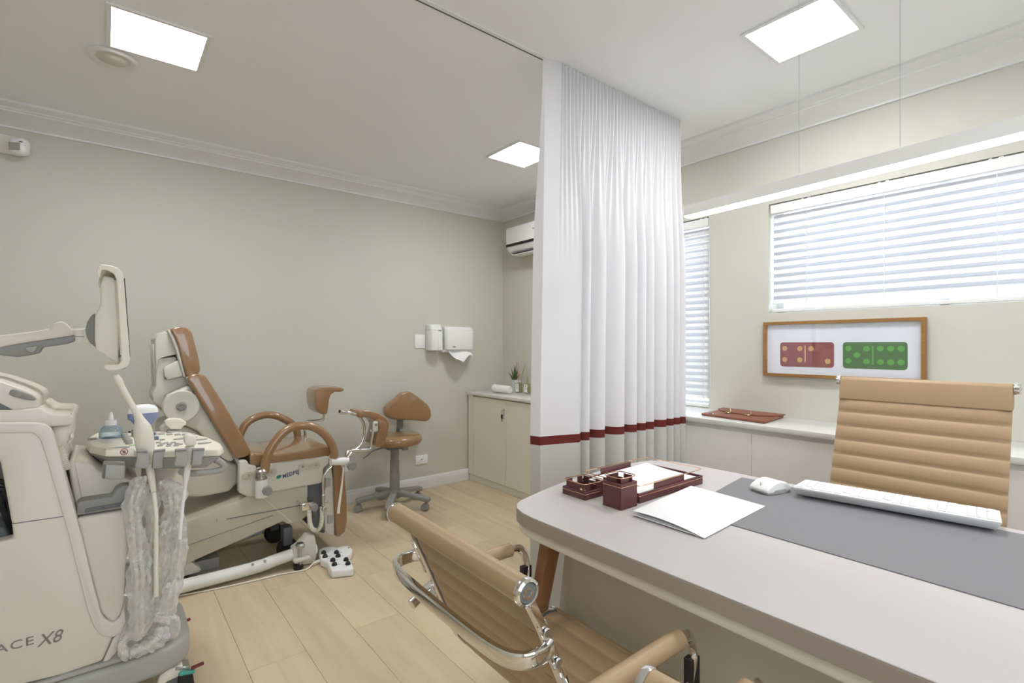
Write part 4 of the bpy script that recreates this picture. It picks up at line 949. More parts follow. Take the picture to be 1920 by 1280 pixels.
# -- leg crutches and their clamps
q = [(1.018, 0.566), (1.116, 0.554), (1.119, 0.530)]
o = obj('crutch_clamp', B().tube([(q[0][0], 2.965, q[0][1]), (q[1][0]+.005, 2.965, q[1][1])], .024, 16, 1), 'white_steel', t)
obj('clamp_drop', B().box(q[1][0]-.02, q[1][0]+.004, 2.95, 2.98, q[1][1]-.06, q[1][1]-.01, .003, 1), 'white_steel', o)
obj('clamp_knob', B().lathe([(0, 0), (.012, 0), (.012, .014), (.028, .016), (.026, .034), (0, .035)], (q[2][0]+.012, 2.95, q[2][1]), (0, -1, 0), 8), 'grey', o, label='grey lobed knob')
cr = V3([(1.108, 0.562), (1.113, 0.596), (1.129, 0.612), (1.162, 0.612), (1.246, 0.606), (1.263, 0.615), (1.270, 0.650), (1.284, 0.721)], 2.965)
obj('crutch_rod', B().tube(cr, .0095, 10, 6), 'chrome', t)
cr2 = [(p[0], y, p[1]) for p, y in zip([(1.116, 0.561), (1.145, 0.589), (1.198, 0.627), (1.225, 0.675), (1.232, 0.727), (1.222, 0.773), (1.192, 0.815), (1.152, 0.835), (1.119, 0.842)], (2.985,)*9)]
o = obj('support_hoop', B().tube(cr2, .0085, 10, 6), 'chrome', t)
hp = [(1.127, 0.840), (1.107, 0.843), (1.079, 0.852)]
obj('hoop_tip', B().tube([(p[0], 2.985, p[1]) for p in hp], [.009, .013, .017], 12, 2), 'chrome', o); obj('tip_hole', B().cyl((hp[2][0]-.004, 2.985, hp[2][1]), (hp[2][0]+.002, 2.985, hp[2][1]), .009, 12), 'black', o)
def crutch_pad(pts, y0, y1, rod, m='brown'):
    # a padded shell with a wing: thick L-shaped sheet
    return obj('crutch_pad', B().prism(pts, 'Y', y0, y1, .012, 4), m, t, 60, label='brown vinyl leg crutch pad')
near = [(1.177, 0.820), (1.180, 0.846), (1.203, 0.855), (1.250, 0.846), (1.306, 0.825), (1.348, 0.798), (1.373, 0.766), (1.373, 0.733), (1.359, 0.684), (1.337, 0.630), (1.306, 0.614), (1.278, 0.634), (1.295, 0.691), (1.309, 0.739), (1.299, 0.766), (1.268, 0.792), (1.223, 0.810), (1.190, 0.806)]
crutch_pad(near, 2.93, 3.10, None)
rf = B()
for k in range(14):
    a = near[4+min(k//3, 4)]
obj('pad_inner', B().prism([(1.265, 0.783), (1.293, 0.764), (1.304, 0.740), (1.290, 0.692), (1.276, 0.638), (1.321, 0.626), (1.342, 0.686), (1.353, 0.735), (1.342, 0.770), (1.304, 0.793)], 'Y', 2.926, 2.945, .004, 2), 'brown', t, 60)
p1 = [(1.270, 0.764), (1.273, 0.728)]
o = obj('pad_bracket', B().box(p1[0][0]-.014, p1[0][0]+.016, 2.905, 2.926, p1[1][1]-.008, p1[0][1]+.018, .006, 2), 'chair_shell', t); obj('bracket_bolt', B().cyl((p1[0][0], 2.905, p1[0][1]), (p1[0][0], 2.898, p1[0][1]), .009, 12, bev=.001), 'steel', o)
far = [(1.086, 0.925), (1.096, 0.946), (1.128, 0.959), (1.183, 0.960), (1.249, 0.955), (1.279, 0.946), (1.283, 0.932), (1.257, 0.921), (1.219, 0.925), (1.190, 0.908), (1.179, 0.872), (1.172, 0.809), (1.164, 0.777), (1.128, 0.778), (1.103, 0.804), (1.089, 0.845)]
crutch_pad(far, 3.46, 3.66, None)
cf = V3([(1.173, 0.788), (1.173, 0.740), (1.162, 0.728), (1.111, 0.724), (1.048, 0.723), (1.044, 0.690), (1.048, 0.636), (1.048, 0.552)], 3.555)
obj('crutch_rod', B().tube(cf, .0095, 10, 6), 'chrome', t)
# -- irrigation tube, coiled hose, plastic rod
fa = V3([(1.021, 0.539), (0.996, 0.518), (0.976, 0.487), (0.970, 0.436), (0.972, 0.374), (0.972, 0.297)], 2.955)
o = obj('rinse_tube', B().tube(fa, .0062, 10, 6), 'chrome', t); k6 = [(0.972, 0.349), (0.969, 0.304), (0.990, 0.340)]
obj('tube_valve', B().cyl((k6[0][0], 2.955, k6[0][1]-.03), (k6[0][0], 2.955, k6[0][1]+.035), .0105, 12, bev=.001), 'steel', o)
obj('valve_tap', B().cyl((k6[0][0], 2.955, k6[2][1]), (k6[2][0]+.006, 2.93, k6[2][1]), .0055, 10, bev=.001), 'chrome', o)
obj('valve_knob', B().cyl((k6[1][0]-.002, 2.955, k6[1][1]), (k6[1][0]+.006, 2.93, k6[1][1]), .015, 12, bev=.003), 'steel', o)
hs = [(0.893, 0.314), (0.893, 0.275), (0.897, 0.232), (0.910, 0.201), (0.928, 0.188), (0.946, 0.193), (0.958, 0.218), (0.963, 0.260), (0.963, 0.315)]
HP, _ = catmull([Vector((p[0], 2.95, p[1])) for p in hs], 12, False)
obj('coiled_hose', B().tube(HP, [(.0098 if k % 2 else .0132) for k in range(len(HP))], 12, 1), 'ivory', t, 20, label='cream ribbed hose')
hv = [(0.858, 0.379), (0.922, 0.336), (0.916, 0.325)]
o = obj('hose_holder', B().box(hv[0][0]-.006, hv[1][0], 2.945, 3.0, hv[1][1]-.022, hv[1][1]+.02, .006, 2), 'chrome', t); obj('holder_knob', B().lathe([(0, 0), (.022, 0), (.02, .02), (0, .021)], (hv[2][0], 2.945, hv[2][1]), (0, -1, 0), 10), 'grey', o)
pr_ = [(1.085, 0.526), (1.075, 0.421), (1.062, 0.329), (1.054, 0.262)]
obj('clear_rod', B().tube([(p[0], 2.94, p[1]) for p in pr_], [.004, .006, .008, .0085], 10, 3), 'ivory', t)

# foot pedal and its cable
t = thing('foot_control', 'white foot control pad with eight black buttons on the floor by the examination chair', 'foot control', (1.0, 2.84, 0))
fp_ = [(0.967, 3.024), (0.999, 3.048), (1.044, 3.032), (1.070, 2.997), (1.109, 2.996), (1.133, 2.966), (1.129, 2.914), (1.104, 2.866), (1.073, 2.843), (1.072, 2.807), (1.055, 2.731), (1.044, 2.671), (1.030, 2.658), (0.978, 2.683), (0.933, 2.702), (0.933, 2.735), (0.949, 2.816), (0.945, 2.855), (0.933, 2.882)]
obj('pad_housing', B().prism(fp_, 'Z', .001, .044, .009, 3), 'white', t)
for u, v in ((607,1036), (609,1043), (631,1035), (634,1042), (624,1050), (649,1049), (627,1058.5), (653,1057)):
    pass
for x, y in [(0.974, 2.953), (0.963, 2.896), (1.033, 2.910), (1.023, 2.857), (0.980, 2.819), (1.040, 2.779), (0.968, 2.759), (1.029, 2.722)]:
    o = obj('pad_button', B().lathe([(0, 0), (.0145, 0), (.0145, .004), (.012, .012), (.006, .017), (0, .018)], (x, y, .0442), n=16), 'black', t); obj('button_mark', B().box(x+.020, x+.028, y-.008, y-.002, .0442, .0448), 'grey', o)
x, y = [(1.117, 2.942)][0]
obj('screw_hole', B().cyl((x, y, .0442), (x, y, .0448), .007, 12), 'grey_dark', t)
cb = [(x, y, z) for (x, y), z in zip([(0.264, 2.987), (0.374, 2.961), (0.490, 2.941), (0.612, 2.926), (0.742, 2.917), (0.820, 2.896), (0.869, 2.899), (0.907, 2.921)], (.005,)*7+(.018,))]
CE = [(0.941, 2.924)]
o = obj('cable', B().tube(cb+[(CE[0][0], CE[0][1], .022)], .0038, 8, 5), 'ivory', t)
obj('strain_relief', B().tube([cb[-1], (CE[0][0]+.006, CE[0][1], .022)], [.006, .009], 10, 1), 'ivory', o)

# ================================================================ ultrasound machine
t = us = thing('ultrasound_machine', 'large cream ultrasound machine on a grey wheeled base at the left edge', 'ultrasound machine', (-.05, 2.35, 0))
YN, YF = 2.10, 2.60
# -- wheeled base
def base_outline(i=0):
    P = [(-.62, 2.09+i), (.04, 2.085+i), (.135, 2.095+i), (.19, 2.115+i), (.225-i*.7, 2.15+i*.5), (.238-i, 2.20), (.24-i, 2.30), (.24-i, 2.42), (.225-i*.7, 2.53), (.18, 2.585-i), (.10, 2.61-i), (-.62, 2.62-i)]
    return P
obj('base_skirt', B().prism(base_outline(), 'Z', .115, .205, .022, 4), 'grey_light', t, label='light grey rounded base')
obj('base_step', B().prism([(-.62, 2.095), (.055, 2.095), (.085, 2.12), (.085, 2.58), (.055, 2.61), (-.62, 2.61)], 'Z', .2052, .222, .008, 2), 'grey_light', t)
obj('base_chassis', B().box(-.60, .07, 2.14, 2.57, .085, .1148, .006, 2), 'grey_dark', t)
for x, y in ((.185, 2.165), (.185, 2.54), (-.50, 2.165), (-.50, 2.54)):
    c_ = B(); c_.cyl((x-.01, y-.028, .042), (x-.01, y-.004, .042), .041, 24, bev=.006); c_.cyl((x-.01, y+.004, .042), (x-.01, y+.028, .042), .041, 24, bev=.006)
    o = obj('caster', c_, 'grey_dark', t)
    obj('caster_hood', B().prism([(x-.055, .05), (x-.045, .098), (x-.02, .113), (x+.02, .113), (x+.034, .09), (x+.022, .075), (x-.02, .070)], 'Y', y-.034, y+.034, .006, 2), 'ivory', o)
    obj('brake_plate', B().box(x+.0, x+.045, y-.036, y+.02, .1005, .1125, .002, 1, rot_about((x, y, .1), 'Y', 18)), 'steel', o)
    obj('brake_pedal', B().box(x+.012, x+.060, y-.052, y-.036, .082, .094, .004, 2, rot_about((x+.02, y, .09), 'Y', 10)), 'teal', o, label='teal brake pedal')
    obj('release_pedal', B().box(x+.048, x+.088, y-.05, y-.036, .088, .097, .003, 2, rot_about((x+.03, y, .09), 'Y', -6)), 'maroon', o, label='maroon release pedal')
    obj('pedal_body', B().prism([(x+.005, .030), (x+.06, .02), (x+.052, .088), (x+.012, .09)], 'Y', y-.05, y-.03, .004, 2), 'black', o)
# -- side cheeks, lips and front cover
pan = [(-0.402, 1.031), (-0.169, 1.008), (-0.143, 0.997), (-0.131, 0.971), (-0.077, 0.718), (-0.016, 0.376), (0.014, 0.293), (-0.013, 0.225), (-0.106, 0.220), (-0.402, 0.246), (-0.402, 0.657), (-0.219, 0.671), (-0.222, 0.712), (-0.247, 0.910), (-0.402, 0.933)]
for y0, y1 in ((2.10, 2.165), (2.535, 2.60)): obj('side_panel', B().prism(pan, 'Y', y0, y1, .010, 3), 'cream', t)
lip = [(-0.401, 1.034), (-0.171, 1.012), (-0.149, 1.005), (-0.135, 0.990), (-0.124, 0.946), (-0.065, 0.653), (-0.039, 0.502), (-0.015, 0.378), (-0.002, 0.355), (0.014, 0.342), (0.031, 0.351), (0.042, 0.387), (0.047, 0.336), (0.037, 0.303), (0.014, 0.295), (-0.013, 0.309), (-0.034, 0.345), (-0.051, 0.412), (-0.096, 0.660), (-0.149, 0.917), (-0.161, 0.964), (-0.176, 0.982), (-0.401, 1.006)]
obj('panel_lip', B().prism(lip, 'Y', 2.0955, 2.125, .0038, 2), 'ivory_light', t, label='pale raised lip')
obj('panel_seam', B().prism([(-0.221, 0.716), (-0.106, 0.714), (-0.096, 0.717), (-0.096, 0.719), (-0.106, 0.716), (-0.221, 0.718)], 'Y', 2.0988, 2.101), 'grey_dark', t)
fc = [(-0.077, 0.700), (0.053, 0.701), (0.057, 0.620), (0.046, 0.505), (0.042, 0.392), (0.036, 0.356), (0.014, 0.336), (-0.002, 0.354), (-0.018, 0.382), (-0.068, 0.649)]
obj('front_cover', B().prism(fc, 'Y', 2.108, 2.59, .010, 3), 'cream', t)
obj('toe_cover', B().prism([(-0.013, 0.219), (0.014, 0.287), (0.048, 0.324), (0.046, 0.293), (0.022, 0.238), (0.005, 0.221)], 'Y', 2.104, 2.595, .004, 2), 'ivory_light', t)
obj('core', B().prism([(-0.421, 0.967), (-0.187, 0.938), (-0.124, 0.878), (-0.071, 0.659), (-0.044, 0.439), (-0.002, 0.208), (-0.421, 0.245)], 'Y', 2.30, 2.53, .004, 1), 'grey', t)
hd = [(-0.077, 0.707), (-0.075, 0.746), (-0.068, 0.750), (0.011, 0.750), (0.021, 0.771), (0.036, 0.780), (0.058, 0.778), (0.063, 0.706)]
obj('front_handle', B().prism(hd, 'Y', 2.112, 2.588, .010, 3), 'grey', t, label='grey moulded handle')
obj('handle_groove', B().prism([(-0.057, 0.712), (-0.055, 0.726), (0.053, 0.728), (0.055, 0.716)], 'Y', 2.109, 2.1135, .002, 1), 'grey_dark', t)
dk = [(-0.101, 0.865), (-0.082, 0.867), (-0.046, 0.857), (-0.022, 0.828), (0.070, 0.781), (0.087, 0.755), (0.087, 0.657), (-0.080, 0.687), (-0.089, 0.755)]
obj('deck_shell', B().prism(dk, 'Y', 2.175, 2.53, .012, 3), 'cream', t)
obj('deck_collar', B().prism([(-0.099, 0.868), (-0.083, 0.868), (-0.057, 0.699), (-0.075, 0.692), (-0.087, 0.766)], 'Y', 2.165, 2.54, .008, 3), 'cream', t)
obj('column', B().lathe([(0, 0), (.075, 0), (.062, .06), (.06, .14), (0, .14)], (.16, 2.33, .70), n=24), 'cream', t)
# -- top: head, cup shelf, bellows
Y0, Y1 = 2.16, 2.50
hp = [(-0.417, 1.198), (-0.256, 1.140), (-0.200, 1.111), (-0.178, 1.096), (-0.167, 1.082), (-0.166, 1.050), (-0.224, 1.046), (-0.417, 1.058)]
obj('head_cover', B().prism(hp, 'Y', Y0, Y1, .010, 3), 'cream', t)
obj('head_grip', B().prism([(-0.234, 1.100), (-0.231, 1.111), (-0.223, 1.114), (-0.183, 1.092), (-0.172, 1.079), (-0.178, 1.075), (-0.200, 1.080), (-0.228, 1.093)], 'Y', 2.154, 2.170, .004, 3), 'grey', t, label='grey grip recess')
obj('head_latch', B().prism([(-0.220, 1.104), (-0.213, 1.109), (-0.207, 1.105), (-0.208, 1.096), (-0.217, 1.100)], 'Y', 2.26, 2.30, .002, 1), 'grey_dark', t)
obj('head_vent', B().prism([(-0.320, 1.075), (-0.254, 1.073), (-0.224, 1.049), (-0.320, 1.056)], 'Y', 2.157, 2.20, .002, 1), 'grey_dark', t)
sp_ = [(-0.410, 1.067), (-0.219, 1.050), (-0.162, 1.054), (-0.150, 1.041), (-0.138, 1.032), (-0.092, 1.027), (-0.084, 1.018), (-0.084, 1.005), (-0.090, 0.992), (-0.142, 0.992), (-0.410, 1.019)]
obj('cup_shelf', B().prism(sp_, 'Y', 2.135, 2.52, .007, 3), 'cream', t)
obj('shelf_mark', B().box(*( (lambda a: (a[0][0], a[1][0]))([(-0.101, 1.019), (-0.091, 1.018)]) ), 2.15, 2.19, ([(-0.101, 1.024)])[0][1]-.002, ([(-0.101, 1.024)])[0][1]+.0015), 'grey_dark', t)
nk = [(-0.143, 0.991), (-0.091, 0.991), (-0.092, 0.936), (-0.099, 0.923), (-0.109, 0.904), (-0.104, 0.852), (-0.119, 0.864)]
obj('neck', B().prism(nk, 'Y', 2.165, 2.50, .010, 3), 'cream', t)
rg = [(-0.090, 0.965), (-0.084, 0.955), (-0.085, 0.944), (-0.098, 0.928)]
obj('cable_hook', B().prism([(-0.094, 0.963), (-0.086, 0.961), (-0.084, 0.950), (-0.089, 0.939), (-0.098, 0.930), (-0.101, 0.937), (-0.093, 0.946)], 'Y', 2.15, 2.19, .004, 2), 'ivory_light', t)
bw = [(-0.123, 0.926), (-0.118, 0.908), (-0.112, 0.887), (-0.107, 0.866), (-0.105, 0.852)]
BP, _ = catmull([Vector((p[0], 2.14, p[1])) for p in bw], 8, False)
obj('bellows_hose', B().tube(BP, [(.012 if k % 2 else .0155) for k in range(len(BP))], 14, 1), 'cream', t, 20)
# cables seen through the opening at the back of the machine
for pts in ([(-0.326, 0.851), (-0.259, 0.825), (-0.247, 0.818), (-0.237, 0.787), (-0.233, 0.744), (-0.235, 0.687)], [(-0.326, 0.824), (-0.259, 0.802), (-0.249, 0.794), (-0.240, 0.762), (-0.235, 0.720)], [(-0.307, 0.811), (-0.259, 0.786), (-0.254, 0.744), (-0.240, 0.699), (-0.237, 0.656)]):
    obj('power_cable', B().tube(V3(pts, 2.21), .0085, 8, 5), 'black', t, label='black cable')
obj('rear_tray', B().prism([(-0.417, 0.718), (-0.247, 0.695), (-0.231, 0.650), (-0.417, 0.650)], 'Y', 2.17, 2.50, .004, 1), 'grey_dark', t)
# -- articulated monitor arm
am = [(-0.499, 1.238), (-0.346, 1.263), (-0.274, 1.279), (-0.198, 1.292), (-0.154, 1.302), (-0.145, 1.317), (-0.133, 1.326), (-0.117, 1.329), (-0.103, 1.312), (-0.091, 1.294), (-0.089, 1.281), (-0.198, 1.258), (-0.249, 1.246), (-0.274, 1.239), (-0.499, 1.179)]
obj('arm_top', B().prism(am, 'Y', 2.295, 2.375, .012, 3), 'cream', t)
ab = [(-0.499, 1.182), (-0.274, 1.242), (-0.198, 1.260), (-0.089, 1.283), (-0.087, 1.260), (-0.117, 1.249), (-0.172, 1.240), (-0.177, 1.224), (-0.187, 1.217), (-0.230, 1.208), (-0.274, 1.216), (-0.499, 1.163)]
obj('arm_underside', B().prism(ab, 'Y', 2.302, 2.368, .008, 3), 'grey', t, label='grey arm underside')
obj('cable_clip', B().prism([(-0.212, 1.239), (-0.180, 1.246), (-0.188, 1.226), (-0.195, 1.223), (-0.203, 1.226)], 'Y', 2.292, 2.303, .002, 2), 'grey_light', t)
obj('arm_post', B().cyl((-.42, 2.335, 1.0), (-.42, 2.335, 1.235), .035, 20), 'grey', t)
jn = [(-0.089, 1.305), (-0.052, 1.306), (-0.050, 1.255), (-0.087, 1.255)]
jx = (jn[0][0]+jn[1][0])/2
obj('swivel_joint', B().cyl((jx-.006, 2.335, jn[2][1]), (jx-.006, 2.335, jn[0][1]), .026, 22, bev=.003), 'ivory', t)
obj('joint_gap', B().cyl((jx-.006, 2.335, 1.275), (jx-.006, 2.335, 1.2775), .0265, 22), 'grey_dark', t)
obj('joint_bar', B().prism([(-0.075, 1.305), (-0.035, 1.310), (-0.035, 1.251), (-0.075, 1.255)], 'Y', 2.312, 2.358, .006, 2), 'ivory', t)
dp = [(-0.035, 1.361), (-0.046, 1.348), (-0.056, 1.327), (-0.060, 1.301), (-0.057, 1.279), (-0.049, 1.258), (-0.033, 1.240)]
obj('tilt_disc', B().prism(dp, 'Y', 2.30, 2.37, .003, 2), 'grey', t, label='grey half-round tilt hub')
mb = [(-0.022, 1.487), (-0.016, 1.438), (-0.019, 1.375), (-0.033, 1.348), (-0.034, 1.260), (-0.030, 1.228), (-0.008, 1.217), (-0.002, 1.203), (-0.005, 1.174), (0.035, 1.169), (0.029, 1.504)]
obj('monitor_back', B().prism([(-0.011, 1.483), (-0.019, 1.455), (-0.019, 1.381), (-0.033, 1.348), (-0.034, 1.267), (-0.030, 1.230), (-0.008, 1.217), (0.001, 1.203), (0.029, 1.188), (0.035, 1.333), (0.025, 1.477)], 'Y', 2.19, 2.50, .008, 3), 'ivory', t)
bz = [(-0.025, 1.506), (-0.016, 1.514), (0.006, 1.514), (0.029, 1.506), (0.040, 1.494), (0.044, 1.458), (0.060, 1.202), (0.056, 1.180), (0.046, 1.170), (0.023, 1.163), (0.001, 1.163), (-0.009, 1.171), (-0.008, 1.182), (0.029, 1.183), (0.037, 1.195), (0.024, 1.466), (0.017, 1.486), (-0.002, 1.497), (-0.016, 1.496), (-0.019, 1.471), (-0.025, 1.470), (-0.028, 1.488)]
obj('monitor_frame', B().prism(bz, 'Y', 2.15, 2.166, .004, 3), 'ivory', t)
obj('monitor_frame', B().prism(bz, 'Y', 2.524, 2.54, .004, 3), 'ivory', t)
obj('monitor_rail', B().prism([(0.029, 1.509), (0.040, 1.496), (0.060, 1.202), (0.056, 1.180), (0.046, 1.169), (0.035, 1.180), (0.020, 1.476)], 'Y', 2.1665, 2.5235, .005, 2), 'ivory', t)
obj('monitor_top', B().prism([(-0.026, 1.508), (-0.016, 1.517), (0.006, 1.516), (0.029, 1.509), (0.023, 1.491), (-0.002, 1.498), (-0.019, 1.496)], 'Y', 2.1665, 2.5235, .003, 2), 'ivory', t)
obj('screen', B().prism([(0.045, 1.478), (0.060, 1.208), (0.062, 1.208), (0.047, 1.478)], 'Y', 2.19, 2.50), 'black', t, label='dark display')
for p in [(0.020, 1.470), (0.036, 1.211)]: obj('screw', B().cyl((p[0], 2.168, p[1]), (p[0], 2.1635, p[1]), .004, 10), 'grey_dark', t)
obj('monitor_foot', B().prism([(0.039, 1.168), (0.051, 1.177), (0.052, 1.168), (0.044, 1.162)], 'Y', 2.25, 2.29, .001, 1), 'grey_dark', t)
# -- side lettering (the rest of the name is out of the picture)
e0, e1, x0, x1 = [(-0.246, 0.348), (-0.174, 0.344), (-0.167, 0.333), (-0.107, 0.334)]
tb = text_b('ACE', .040, face_minus_y(0, 2.0990, 0), space=1.15); xs = [v.co.x for v in tb.bm.verts]; w_ = max(xs)-min(xs); mn = min(xs)
for v in tb.bm.verts: v.co.x = e0[0]-.012+(v.co.x-mn)/w_*(e1[0]-e0[0]+.012); v.co.z = e1[1]-.001+v.co.z*.9
obj('lettering', tb, 'ink', t)
tb = text_b('X8', .052, face_minus_y(0, 2.0988, 0), shear=.28); xs = [v.co.x for v in tb.bm.verts]; w_ = max(xs)-min(xs); mn = min(xs)
for v in tb.bm.verts: v.co.x = x0[0]+(v.co.x-mn)/w_*(x1[0]-x0[0]); v.co.z = x1[1]-.004+v.co.z
obj('lettering', tb, 'ink', t)

# -- control console
ZK = .891
con = [(-0.007, 2.220), (0.069, 2.143), (0.153, 2.075), (0.261, 2.006), (0.301, 1.985), (0.321, 2.027), (0.326, 2.111), (0.309, 2.261), (0.265, 2.441), (0.170, 2.543), (0.038, 2.640), (-0.038, 2.669), (-0.058, 2.570), (-0.062, 2.435), (-0.049, 2.325)]
cxm = sum(p[0] for p in con)/len(con); cym = sum(p[1] for p in con)/len(con)
def shrink(P, d): return [(lerp(p[0], cxm, d), lerp(p[1], cym, d*.6)) for p in P]
obj('console_top', B().prism(shrink(con, -.012), 'Z', .864, ZK, .008, 3, taper=shrink(con, .02)), 'ivory', t)
obj('console_belly', B().prism(shrink(con, .22), 'Z', .822, .8635, .006, 3, taper=shrink(con, 0)), 'grey_light', t, label='light grey underside')
ck = ZK+.0003
def key(u, v, w, d, m='grey_light', name='console_key', h=.004, r=False):
    x, y = Zp(u, v)
    if r: b = B().lathe([(0, 0), (w, 0), (w*.92, h), (0, h)], (x, y, ck), n=16, sy=d/w)
    else: b = B().box(x-w, x+w, y-d, y+d, ck, ck+h, .0012, 1)
    obj(name, b, m, t)
def Zp(u, v):
    a = (u-960)/946; k = (1.25-ZK)*946/(v-645.5); fx_, fy_ = .6256, .7802
    return (fx_+fy_*a)*k, (fy_-fx_*a)*k
KEYS = []
for x, y in [(0.169, 2.448), (0.193, 2.421), (0.217, 2.394), (0.240, 2.375), (0.263, 2.357)]: obj('console_key', B().box(x-.010, x+.010, y-.010, y+.010, ck, ck+.004, .001, 1), 'grey_light', t)
for x, y in [(0.145, 2.243), (0.153, 2.199), (0.165, 2.214), (0.174, 2.182), (0.187, 2.209), (0.195, 2.171), (0.203, 2.152), (0.160, 2.297), (0.145, 2.169), (0.168, 2.144), (0.189, 2.134)]: obj('console_key', B().box(x-.008, x+.008, y-.006, y+.006, ck, ck+.004, .001, 1), 'grey_light', t)
for (x, y), (w, d) in zip([(0.232, 2.280), (0.266, 2.212), (0.275, 2.126)], ((.040, .014), (.030, .012), (.022, .012))): obj('oval_key', B().lathe([(0, 0), (1, 0), (.96, .003), (0, .004)], (0, 0, 0), n=24).move(Matrix.Translation((x, y, ck)) @ Matrix.Diagonal((w, d, 1, 1))), 'grey_light', t)
for x, y in [(0.142, 2.325), (0.140, 2.441)]: obj('blue_key', B().box(x-.009, x+.009, y-.010, y+.010, ck, ck+.012, .002, 2), 'slate', t, label='blue-grey key')
for x, y in [(0.052, 2.512), (0.052, 2.446), (0.055, 2.388), (0.057, 2.333), (0.061, 2.285), (0.085, 2.500), (0.090, 2.451), (0.096, 2.403)]:
    o = obj('control_knob', B().lathe([(0, 0), (.0115, 0), (.0105, .014), (.0095, .016), (0, .016)], (x, y, ck), n=18), 'grey_light', t, label='grey rotary knob')
for x, y in [(0.070, 2.574), (0.080, 2.550), (0.083, 2.604)]: obj('toggle_key', B().cyl((x, y, ck), (x, y, ck+.006), .005, 10), 'black', t)
x, y = [(0.071, 2.240)][0]
obj('lit_key', B().box(x-.012, x+.012, y-.006, y+.006, ck, ck+.002, .001, 1), 'lime_key', t, label='lime green key')
x, y = [(-0.045, 2.488)][0]
obj('speaker_grille', B().box(x-.014, x+.014, y-.018, y+.018, ck, ck+.0025, .001, 1), 'grey', t)
tr_ = [(-0.016, 2.566), (0.030, 2.544), (0.023, 2.448), (0.016, 2.347), (-0.018, 2.373), (-0.028, 2.474)]
obj('tray_recess', B().prism(tr_, 'Z', ck, ck+.0012, .0005, 1), 'ivory_light', t)
x, y = [(0.026, 2.213)][0]
obj('cup_hole', B().lathe([(0, 0), (1, 0), (.9, .002), (0, .001)], (0, 0, 0), n=24).move(Matrix.Translation((x, y, ck)) @ Matrix.Diagonal((.036, .018, 1, 1))), 'grey', t)
# front holders
def holder(pl, pr, y):
    for P in (pl, pr):
        o = obj('probe_holder', B().prism(P, 'Y', y, y+.027, .004, 2), 'grey_light', t, label='grey probe holder')
        top = sorted(P, key=lambda p: -p[1])[:2]
        obj('holder_rim', B().tube([(top[0][0], y-.002, top[0][1]-.001), (top[1][0], y-.002, top[1][1]-.001)], .0045, 8, 1), 'grey', o)
yn = min(p[1] for p in con)
YH = 2.029
def PH(*a): return list(a)
holder([(0.073, 0.907), (0.101, 0.903), (0.107, 0.892), (0.108, 0.871), (0.106, 0.854), (0.101, 0.844), (0.070, 0.851), (0.069, 0.860), (0.075, 0.876)], [(0.120, 0.901), (0.150, 0.901), (0.147, 0.887), (0.143, 0.866), (0.143, 0.845), (0.140, 0.840), (0.114, 0.842), (0.116, 0.863), (0.118, 0.887)], YH)
YH2 = 1.962
holder([(0.172, 0.908), (0.201, 0.906), (0.206, 0.895), (0.207, 0.870), (0.204, 0.853), (0.200, 0.848), (0.171, 0.855), (0.169, 0.862), (0.174, 0.878)], [(0.221, 0.903), (0.253, 0.901), (0.250, 0.885), (0.246, 0.864), (0.246, 0.852), (0.242, 0.847), (0.216, 0.848), (0.219, 0.872)], YH2)
obj('hanging_caddy', B().prism([(-0.010, 0.870), (0.046, 0.860), (0.044, 0.819), (0.035, 0.815), (-0.013, 0.825), (-0.015, 0.834)], 'Y', 2.05, 2.13, .008, 3), 'grey_light', t)
obj('caddy_stripe', B().prism([(-0.011, 0.870), (-0.003, 0.869), (-0.006, 0.826), (-0.012, 0.828)], 'Y', 2.047, 2.06, .002, 1), 'grey_dark', t)
nx, nz = [(0.042, 0.903)][0]
yy = 2.03
hl = [(p[0], 2.06, p[1]) for p in [(0.198, 0.814), (0.216, 0.800), (0.244, 0.789), (0.301, 0.780), (0.333, 0.783), (0.340, 0.797), (0.326, 0.814), (0.313, 0.822)]]
obj('console_handle', B().tube([(a[0], a[1]+.03*min(k, 3), a[2]) for k, a in enumerate(hl)], .0115, 12, 5), 'grey_light', t, label='pale grey pull handle')
# front apron of the console with the small red warning sign
ap = [(-0.005, 0.915), (0.069, 0.905), (0.069, 0.884), (-0.006, 0.894)]
obj('front_apron', B().prism(ap, 'Y', 2.058, 2.10, .003, 2), 'ivory', t)
sg = B(); 
sg.tube([(nx+.0095*cos(2*pi*k/24), 2.0565, nz+.0095*sin(2*pi*k/24)) for k in range(24)], .0011, 6, 1, True); sg.tube([(nx-.0066, 2.0565, nz+.0066), (nx+.0066, 2.0565, nz-.0066)], .001, 6, 1)
sg.move(Matrix.Translation((.0, 0, 0)))
o = obj('warning_sign', sg, 'red_mark', t, label='small red prohibition sign'); o['kind'] = 'stuff'
sg = B().prism([(nx-.003, nz-.005), (nx+.003, nz-.005), (nx+.004, nz+.002), (nx, nz+.005), (nx-.004, nz+.002)], 'Y', 2.0562, 2.0575); obj('sign_symbol', sg, 'ink', t)

